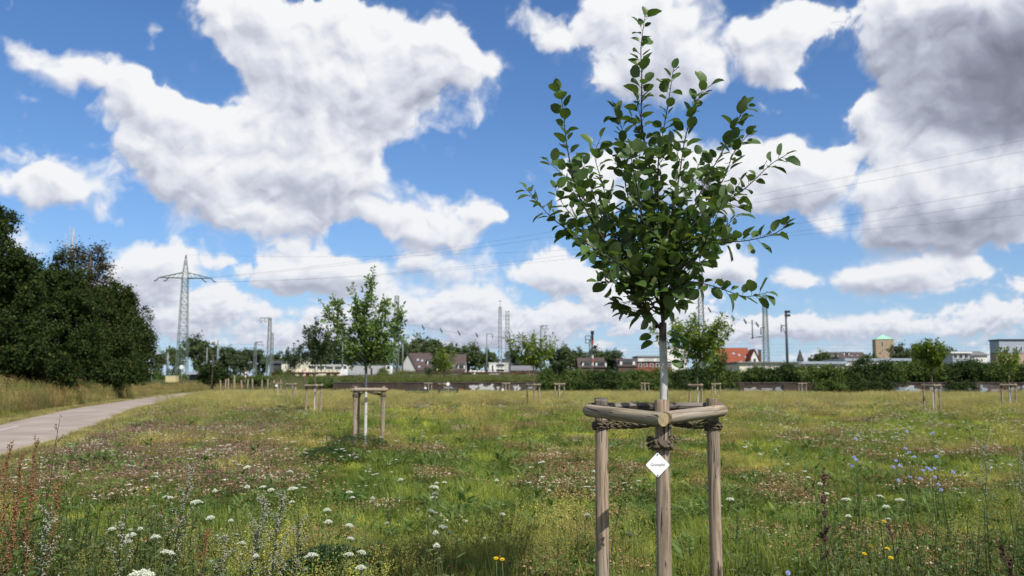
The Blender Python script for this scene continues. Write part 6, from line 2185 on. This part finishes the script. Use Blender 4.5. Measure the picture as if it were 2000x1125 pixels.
# --- countless small white flowers further out
P = sample_field(9, 104, lambda y: 2.9 * min(1, 14 / y) ** .45)
x, y = P[:, 0], P[:, 1]
A, B, Cc = patches(x, y)
rightish = sstep(.12, .32, x / y) * sstep(12, 18, y)
pr_ = .09 + .40 * sstep(.0, .2, Cc) + .45 * rightish + .75 * sstep(30, 55, y)
sel = (rng.random(len(P)) < pr_) & (x > path_right(y) + 1.0)
P, x, y = P[sel], x[sel], y[sel]
n = len(P)
scatter('white_wildflowers', [tuft_flower(3, 1, .32, .026), tuft_flower(5, 1, .28, .020), tuft_flower(2, 1, .40, .034)], [M['thin_stem'], M['petal']], np.stack([x, y, zof(x, y)], 1),
        rng.integers(0, 3, n), mix3((.74, .74, .68), (.62, .60, .48), rng.random(n) ** 2), (.85 + .010 * y) * (.7 + .6 * rng.random(n)), 'countless small white flower heads spread over the far meadow', .75 + .4 * rng.random(n))
print('white', n)

# --- tall grass left of the path and on the bank behind the wall
P = sample_field(16, 150, lambda y: 15.0 * min(1, 30 / y) ** .6, .75, 4)
x, y = P[:, 0], P[:, 1]
d_ = path_right(y) - PATH_W - x
sel = (d_ > 1.1 + .5 * rng.random(len(P))) & (d_ < 22)
P, x, y, d_ = P[sel], x[sel], y[sel], d_[sel]
n = len(P)
def tuft_tall():
    t = Tuft()
    t.blades(34, .28, .35, .85, .011, .5)
    b, dd, L, be = t.blades(12, .26, .75, 1.20, .006, .3)
    tip = b + dd * (L * be)[:, None] + np.array([0, 0, 1]) * (L * (1 - .28 * be))[:, None]
    t.heads(np.repeat(tip, 8, 0) + rng.normal(size=(len(tip) * 8, 3)) * np.array([.02, .02, .075]), .011, 1.7, 0)
    return t
nb = fbm(x / 3.0, y / 3.0, 3)
tt = mix3((.36, .28, .135), (.14, .165, .05), sstep(-.12, .18, nb + .1 * rng.normal(size=n)))
tt = tt * (1 + 1.0 * fbm(x / 1.2, y / 1.6, 3))[:, None]
scatter('tall_grass', [tuft_tall(), tuft_tall(), tuft_tall()], [M['blade'], M['flowerhead']], np.stack([x, y, zof(x, y)], 1), rng.integers(0, 3, n), tt * (.55 + .8 * rng.random((n, 1))),
        (.65 + .6 * rng.random(n)) * (.55 + .6 * sstep(0, 6, d_)) * (1 + .004 * y) * (1 - .6 * sstep(70, 105, y)), 'tall straw coloured grass along the left side of the path')
# embankment greenery on top of the wall and on the slope at the left
n0 = 5200
bx = -45 + 140 * rng.random(n0)
by = wall_y(np.clip(bx, -21, 200)) + .7 + 16 * rng.random(n0) ** 1.6
n1 = 4200
lx, ly = -95 + 80 * rng.random(n1), 108 + 75 * rng.random(n1)
bx, by = np.concatenate([bx, lx]), np.concatenate([by, ly])
n = len(bx)
scatter('embankment_grass', [tuft_tall(), tuft_weed(3.2), tuft_weed(2.6)], [M['blade'], M['flowerhead']], np.stack([bx, by, gh(bx, by)], 1), rng.integers(0, 3, n),
        mix3((.08, .125, .035), (.20, .20, .07), rng.random(n)), (.45 + .55 * rng.random(n)) * np.where((bx < -20) & (by < 166), .4, 1.0), 'rough green growth on the railway embankment above the wall')

# ------------------------------------------------------------------ single plants one can point at
M['stem'] = paint('green_stem', (.10, .145, .05), .7)
M['umbel'] = leaf_mat('umbel_white', (.70, .70, .66), (.82, .82, .79), None, .7, .25)
M['umbel_old'] = leaf_mat('umbel_green_white', (.42, .44, .28), (.62, .62, .50), None, .7, .25)
M['chicory'] = leaf_mat('chicory_blue', (.25, .29, .68), (.38, .43, .80), None, .6, .3)
M['hawk'] = leaf_mat('hawkweed_yellow', (.70, .46, .01), (.80, .60, .02), None, .6, .2)
M['dock'] = leaf_mat('dock_rust', (.14, .065, .028), (.28, .15, .065), None, .8, .1)
M['mug_leaf'] = leaf_mat('mugwort_leaf', (.075, .105, .065), (.15, .185, .12), None, .7, .2)
M['mug_bud'] = leaf_mat('mugwort_bud', (.22, .235, .165), (.40, .405, .30), None, .8, .15)
M['dry_dark'] = leaf_mat('withered_plant', (.055, .03, .022), (.12, .07, .05), None, .9, .05)

def knobs(mb_, P, size, flat=.7, mat=0):
    o = np.array([[1, 0, 0], [0, 1, 0], [-1, 0, 0], [0, -1, 0], [0, 0, 1], [0, 0, -.6]], float)
    f = np.array([[0, 1, 4], [1, 2, 4], [2, 3, 4], [3, 0, 4], [1, 0, 5], [2, 1, 5], [3, 2, 5], [0, 3, 5]])
    P = np.asarray(P)
    n_ = len(P)
    v = P[:, None, :] + o[None] * np.array([1, 1, flat]) * (size * (.6 + .8 * rng.random(n_)))[:, None, None] * (.75 + .5 * rng.random((n_, 6, 1)))
    mb_.add(v.reshape(-1, 3), (np.arange(n_)[:, None, None] * 6 + f[None]).reshape(-1, 3), mat)

def umbel_plant(seed, closed=False):
    r = np.random.default_rng(seed)
    t = thing('wild_carrot', 'x', 'flower', (0, 0, 0), 0, 'white wild carrot flowers standing in the near meadow')
    st = MB()
    bend = r.normal(size=2) * .03
    st.tube([(0, 0, -.05), (bend[0] * .4, bend[1] * .4, .25), (bend[0], bend[1], .5)], [.0028, .0024, .0018], 6)
    top = np.array([bend[0], bend[1], .5])
    hd_ = MB()
    nr_ = 26
    Rr = .040 if not closed else .022
    for k in range(nr_):
        a_, q_ = k * 2.4, math.sqrt((k + .5) / nr_)
        e = top + np.array([math.cos(a_) * Rr * q_, math.sin(a_) * Rr * q_, .030 - .012 * q_ * q_ + (.012 * q_ if closed else 0)])
        st.tube([top - (0, 0, .004), e - (0, 0, .002)], .0007, 3, 0, True, False)
        m_ = 9
        aa, qq = r.random(m_) * 6.28, np.sqrt(r.random(m_)) * .0082
        knobs(hd_, e + np.stack([np.cos(aa) * qq, np.sin(aa) * qq, .002 * r.normal(size=m_)], 1), .0030, .5)
    st.build('stem', M['stem'], t)
    hd_.build('flower_head', M['umbel_old' if closed else 'umbel'], t)
    lf = MB()
    k = 3
    a_ = r.random(k) * 6.28
    zz_ = .02 + .12 * r.random(k)
    add_leaves(lf, np.stack([0 * a_, 0 * a_, zz_], 1), np.stack([np.cos(a_), np.sin(a_), .6 + 0 * a_], 1), np.tile([0, 0, 1.], (k, 1)), .07, .02, 1)
    lf.build('foliage', M['mug_leaf'], t)
    return t
ump = [umbel_plant(1), umbel_plant(2), umbel_plant(3), umbel_plant(4, True)]
CARROT = [(503, 908, 1.25), (540, 918, .9), (418, 980, 1.35), (528, 950, 1.1), (548, 950, .9), (571, 953, 1.3), (594, 978, .8), (639, 997, .8), (668, 963, .95), (660, 1028, .8), (703, 972, .7), (725, 975, .45), (736, 978, .6),
          (801, 996, 1.0), (824, 990, .85), (829, 950, 1.15), (866, 943, .8), (875, 942, .7), (852, 1028, 1.0), (815, 1027, .6), (795, 938, .8), (671, 1053, .8), (640, 1088, 1.0), (668, 1087, .9), (645, 1019, .8), (706, 1114, .8), (645, 1075, .7),
          (880, 1035, .5), (958, 938, .6), (1060, 903, .7), (1085, 955, .6), (1132, 918, .6), (1220, 1045, .6), (218, 1033, .9), (238, 1043, .6), (224, 1046, .8), (286, 1083, 1.2), (308, 988, 1.2), (335, 972, .9), (340, 969, .7), (310, 1030, 1.0), (292, 1032, .5), (312, 1052, .9),
          (428, 956, .7), (456, 944, .7), (470, 951, .9), (438, 1001, .9), (470, 1018, .6), (262, 1128, 1.35), (472, 1063, .8), (520, 1085, .6), (1425, 972, 1.0), (1415, 990, .7), (1608, 961, .9), (1648, 974, 1.2), (1690, 966, 1.0), (1735, 976, 1.3), (1736, 988, .9), (1569, 932, .8),
          (1572, 938, .7), (1845, 880, .9), (1660, 1007, .7), (1750, 1015, .7), (1398, 836, .5), (820, 1066, .6), (935, 992, .9), (752, 1003, .5), (985, 1046, .5), (1325, 935, .5), (1240, 940, .7), (1100, 1002, .6), (865, 972, 1.0), (840, 965, .8)]
OLD = {14, 45, 34, 67, 68, 63}
CAR_LAB = {48: 'largest white wild carrot flower, cut by the bottom edge at the left', 2: 'wide flat white wild carrot flower nearest the silvery mugwort on the left', 0: 'wide white wild carrot flower held highest above the left meadow',
           54: 'round white wild carrot flower right of the right hand post', 15: 'domed white wild carrot flower in the middle of the left meadow', 13: 'white wild carrot flower low in the grass in the middle'}
for k, (px, py, s) in enumerate(CARROT):
    hgt = (.42 + .20 * rng.random()) if k != 48 else .80
    D = (CAM_Z - hgt) * FPX / max(60, (py - 745))
    if D > 14:
        D = 14.0
    Pp = at(px, py, D)
    z0 = float(zof(Pp[0], D))
    hh = Pp[2] - z0
    src = ump[3] if k in OLD else ump[k % 3]
    lab = CAR_LAB.get(k, 'small white flat topped wild carrot flower in the near meadow' if k not in OLD else 'greenish half closed wild carrot flower in the near meadow')
    o = dup(src, (Pp[0], D, z0), rng.random() * 6.28, (s * .72, s * .72, hh / .52), lab)
    o.rotation_euler = (R(rng.normal() * 7 + 4), R(rng.normal() * 7), rng.random() * 6.28)
for o in ump:
    for c_ in list(o.children):
        bpy.data.objects.remove(c_)
    bpy.data.objects.remove(o)

def ground_at(px, py_, D):
    X = (px - 1000) / FPX * D
    return np.array([X, D, float(zof(X, D))])

def chicory(label, base_px, D, flowers):
    b_ = ground_at(base_px, 0, D)
    t = thing('chicory', label, 'flower', b_, 0, 'blue chicory plants in the right meadow')
    st = MB()
    for px, py in flowers:
        e = at(px, py, D + rng.normal() * .2) - b_
        st.tube([(rng.normal() * .03, rng.normal() * .03, -.03), (e[0] * .35, e[1] * .3, e[2] * .55), (e[0] * .9, e[1], e[2] * .9), e], [.0032, .0027, .002, .0015], 5)
        fl = MB()
        k = 14
        a_ = np.arange(k) * 6.283 / k
        add_leaves(fl, np.zeros((k, 3)), np.stack([np.cos(a_), np.sin(a_), .25 + 0 * a_], 1), np.tile([0, 0, 1.], (k, 1)), .0165, .0078, 2, curl=.1)
        add_leaves(fl, np.zeros((k, 3)) + (0, 0, .002), np.stack([np.cos(a_ + .2), np.sin(a_ + .2), .8 + 0 * a_], 1), np.tile([0, 0, 1.], (k, 1)), .011, .006, 1)
        fo_ = fl.build('flower', M['chicory'], t, tuple(e))
        fo_.rotation_euler = (R(45 + rng.normal() * 14), R(rng.normal() * 18), 0)
    st.build('stem', M['stem'], t)
chicory('chicory with four pale blue flowers, left one of the blue flowered plants', 1668, 8.0, [(1668, 893), (1672, 898), (1664, 910), (1671, 857)])
chicory('blue flowered chicory with the highest blossom, second from the left', 1762, 7.8, [(1771, 843), (1768, 876), (1776, 884), (1786, 893), (1750, 900), (1757, 910), (1745, 912), (1755, 938)])
chicory('blue flowered chicory with most blossoms, in the middle of the blue flowers', 1812, 7.6, [(1822, 846), (1829, 892), (1811, 914), (1817, 918), (1825, 915), (1803, 919), (1778, 932), (1797, 935)])
chicory('chicory with three blue flowers lowest in the grass at the right', 1838, 7.2, [(1826, 932), (1833, 947), (1838, 957), (1862, 923)])
chicory('single violet blue flower at the bottom edge right of the stakes', 1538, 5.6, [(1539, 1119)])

def hawk(label, px, py):
    hgt = .30 + .1 * rng.random()
    D = (CAM_Z - hgt) * FPX / (py - 745)
    Pp = at(px, py, D)
    z0 = float(zof(Pp[0], D))
    t = thing('hawkweed', label, 'flower', (Pp[0], D, z0), 0, 'yellow flowers in the near meadow')
    h_ = Pp[2] - z0
    MB().tube([(0, 0, -.03), (.01, 0, h_ * .5), (0, 0, h_)], .002, 5).build('stem', M['stem'], t)
    fl = MB()
    k = 15
    a_ = np.arange(k) * 6.283 / k
    for el_, ln in ((.2, .017), (.7, .012), (1.6, .008)):
        add_leaves(fl, np.zeros((k, 3)), np.stack([np.cos(a_ + el_), np.sin(a_ + el_), el_ + 0 * a_], 1), np.tile([0, 0, 1.], (k, 1)), ln, .006, 1)
    fo_ = fl.build('flower', M['hawk'], t, (0, 0, h_))
    fo_.rotation_euler = (R(25), 0, 0)
for px, py, lab in ((969, 1091, 'yellow flower in the short grass left of the front stakes, left of two'), (981, 1093, 'yellow flower in the short grass left of the front stakes, right of two'), (992, 1033, 'yellow flower standing in the shadow left of the stakes'),
                    (1727, 1018, 'highest yellow flower in the right meadow'), (1702, 1067, 'yellow flower left of the lowest three at the right'), (1733, 1072, 'yellow flower between the right hand yellow flowers'), (1740, 1090, 'lowest yellow flower in the right meadow'), (1688, 1082, 'yellow flower leftmost of the lowest right hand group'),
                    (790, 853, 'far yellow orange flower near the bushy young tree'), (289, 957, 'yellow flower in the left meadow among the clover')):
    hawk(lab, px, py)

def weed_stalk(name, label, cat, px_b, px_t, py_t, D, group, leafm, budm, nb=9, bl=.16, bud=.0043, nbud=34, leafl=.06, nleaf=60, stem='stem', r0=.0042, elv=.75):
    b_ = ground_at(px_b, 0, D)
    top_ = at(px_t, py_t, D) - b_
    t = thing(name, label, cat, b_, 0, group)
    s_ = MB()
    n_ = 8
    main = [np.array([top_[0] * (k / n_) ** 1.3, rng.normal() * .008, top_[2] * k / n_ - .03 * (k == 0)]) for k in range(n_ + 1)]
    mp_, L = resample(main, .02)
    s_.tube(mp_, np.linspace(r0, r0 * .3, len(mp_)), 6)
    bd, lf = MB(), MB()
    def budrow(p):
        q_ = p[rng.integers(0, len(p), nbud)] + rng.normal(size=(nbud, 3)) * .006
        knobs(bd, q_, bud, 1.1)
    budrow(mp_[int(len(mp_) * .75):])
    for k in range(nb):
        f = .38 + .58 * (k + rng.random()) / nb
        P0 = mp_[int(f * (len(mp_) - 1))]
        a_ = k * 2.4 + rng.random()
        d_ = unit(np.array([math.cos(a_) * .7, math.sin(a_) * .7, elv]))
        ln = bl * (1.25 - f) * (.7 + .6 * rng.random())
        br_, _ = resample([P0, P0 + d_ * ln * .5, P0 + d_ * ln + np.array([0, 0, .12 * ln])], .012)
        s_.tube(br_, np.linspace(r0 * .4, r0 * .2, len(br_)), 4)
        budrow(br_)
    if nleaf:
        f = .05 + .75 * rng.random(nleaf)
        P0 = mp_[(f * (len(mp_) - 1)).astype(int)]
        a_ = rng.random(nleaf) * 6.28
        D_ = np.stack([np.cos(a_), np.sin(a_), .5 - .3 * rng.random(nleaf)], 1)
        add_leaves(lf, P0, D_, np.tile([0, 0, 1.], (nleaf, 1)) + rng.normal(size=(nleaf, 3)) * .3, leafl * (1.3 - f), leafl * .24, 2, curl=.6)
        lf.build('foliage', M[leafm], t)
    s_.build('stem', M[stem], t)
    bd.build('buds', M[budm], t)['kind'] = 'stuff'
    return t
G1 = 'silvery mugwort plants at the lower left'
M['stem_dark'] = paint('purple_stem', (.055, .04, .035), .7)
weed_stalk('mugwort', 'tallest silvery mugwort stalk with pale buds left of the middle meadow', 'weed', 336, 380, 900, 5.2, G1, 'mug_leaf', 'mug_bud', 13, .24, stem='stem_dark')
weed_stalk('mugwort', 'shorter silvery mugwort stalk leaning left of the tallest one', 'weed', 248, 240, 1010, 4.9, G1, 'mug_leaf', 'mug_bud', 8, .16, stem='stem_dark')
weed_stalk('mugwort', 'leafy mugwort at the bottom left corner below the rusty dock', 'weed', 92, 100, 985, 4.6, G1, 'mug_leaf', 'mug_bud', 10, .18, stem='stem_dark')
weed_stalk('mugwort', 'pale mugwort leaning right below the group of white flowers, left of two', 'weed', 488, 520, 965, 5.0, G1, 'mug_leaf', 'mug_bud', 13, .22, stem='stem_dark', nbud=34)
weed_stalk('mugwort', 'pale mugwort leaning right below the group of white flowers, right of two', 'weed', 535, 552, 955, 5.1, G1, 'mug_leaf', 'mug_bud', 13, .20, stem='stem_dark', nbud=34)
weed_stalk('mugwort', 'low pale mugwort nearest the bottom edge between the two mugwort groups', 'weed', 430, 442, 1040, 4.8, G1, 'mug_leaf', 'mug_bud', 8, .14, stem='stem_dark')
weed_stalk('mugwort', 'low pale mugwort beside the green clover mound', 'weed', 582, 590, 1010, 5.4, G1, 'mug_leaf', 'mug_bud', 9, .16, stem='stem_dark', nbud=30)
weed_stalk('fleabane', 'thin dark wispy plant standing before the path at the left', 'weed', 94, 118, 815, 6.2, 'tall wispy weeds', 'mug_leaf', 'dry_dark', 7, .18, .004, 10, .03, 30, 'stem_dark')
weed_stalk('fleabane', 'feathery grey green plant standing tall near the right edge', 'weed', 1908, 1922, 862, 6.8, 'tall wispy weeds', 'mug_leaf', 'mug_bud', 16, .34, .0045, 26, .05, 60, 'stem', elv=1.3)
weed_stalk('fleabane', 'second wispy grey plant touching the right edge', 'weed', 1985, 1995, 890, 6.6, 'tall wispy weeds', 'mug_leaf', 'mug_bud', 13, .30, .0045, 22, .05, 50, 'stem', elv=1.3)
weed_stalk('withered_stalk', 'dark withered flower stalk right of the right hand post', 'weed', 1598, 1608, 915, 5.6, 'dark withered stalks', 'dry_dark', 'dry_dark', 6, .05, .007, 40, .03, 0, 'stem_dark')
weed_stalk('withered_stalk', 'short dark withered stalk at the lower right corner', 'weed', 1968, 1955, 1060, 5.2, 'dark withered stalks', 'dry_dark', 'dry_dark', 8, .10, .007, 30, .03, 0, 'stem_dark')
weed_stalk('withered_stalk', 'thin brown withered stalk between the yellow flowers', 'weed', 1748, 1728, 1000, 5.5, 'dark withered stalks', 'dry_dark', 'dry_dark', 5, .08, .005, 20, .03, 0, 'stem_dark')
M['stem_red'] = paint('red_brown_stem', (.16, .07, .035), .8)
G2 = 'rust coloured dock plants at the left edge'
for k, (pb_, pt_, yt_, D, lab) in enumerate(((18, 20, 862, 5.0, 'tallest rusty dock spike at the left edge'), (-6, 4, 905, 4.6, 'rusty dock spike cut by the left edge'), (46, 44, 880, 5.4, 'rusty dock spike right of the tallest one'), (62, 72, 850, 6.2, 'slender rusty dock spike farthest back before the path'),
                                           (70, 66, 925, 4.9, 'bushy rusty dock spike beside the leafy mugwort'), (110, 120, 925, 5.2, 'brown dock spike right of the bushy one'), (30, 34, 960, 4.4, 'low rusty dock spike in the bottom left corner'), (400, 408, 1030, 5.0, 'small lone dock spike between the mugworts'))):
    weed_stalk('dock', lab, 'weed', pb_, pt_, yt_, D, G2, 'young_leaf', 'dock', 9 if k != 7 else 4, .19, .0046, 36,   .13, 12, 'stem_red', .004, elv=2.2)

# dense low mounds of clover standing out of the meadow
def mound(label, px, py, D, r_, h_, col):
    b_ = ground_at(px, 0, D)
    t = thing('clover_mound', label, 'plant', b_, 0, 'dense dark clover mounds')
    n_ = 2600
    a_, q_ = rng.random(n_) * 6.28, np.sqrt(rng.random(n_))
    z_ = h_ * np.sqrt(np.clip(1 - q_ ** 2, 0, 1)) * (.75 + .3 * rng.random(n_))
    pos = np.stack([np.cos(a_) * q_ * r_, np.sin(a_) * q_ * r_, z_], 1)
    az = rng.random(n_) * 6.28
    mb_ = MB()
    for k in range(3):
        add_leaves(mb_, pos, np.stack([np.cos(az + 2.1 * k), np.sin(az + 2.1 * k), .2 + 0 * az], 1), np.tile([0, 0, 1.], (n_, 1)) + rng.normal(size=(n_, 3)) * .3, .022, .016, 1)
    mb_.build('foliage', col, t)
    hd_ = MB()
    i_ = rng.integers(0, n_, 26)
    knobs(hd_, pos[i_] + (0, 0, .03), .010, .9)
    hd_.build('flower_heads', M['dock'], t)['kind'] = 'stuff'
cm = leaf_mat('clover_mound_leaf', (.030, .062, .018), (.06, .11, .035), None, .5, .2)
mound('dense dark green clover mound at the bottom below the white flowers', 655, 1060, 6.1, .40, .30, cm)
mound('smaller dark green clover mound at the left of the bushy staked tree', 645, 875, 15.5, .55, .30, cm)
mound('dark green leafy mound at the foot of the bushy staked tree', 705, 868, 17.6, .7, .38, cm)
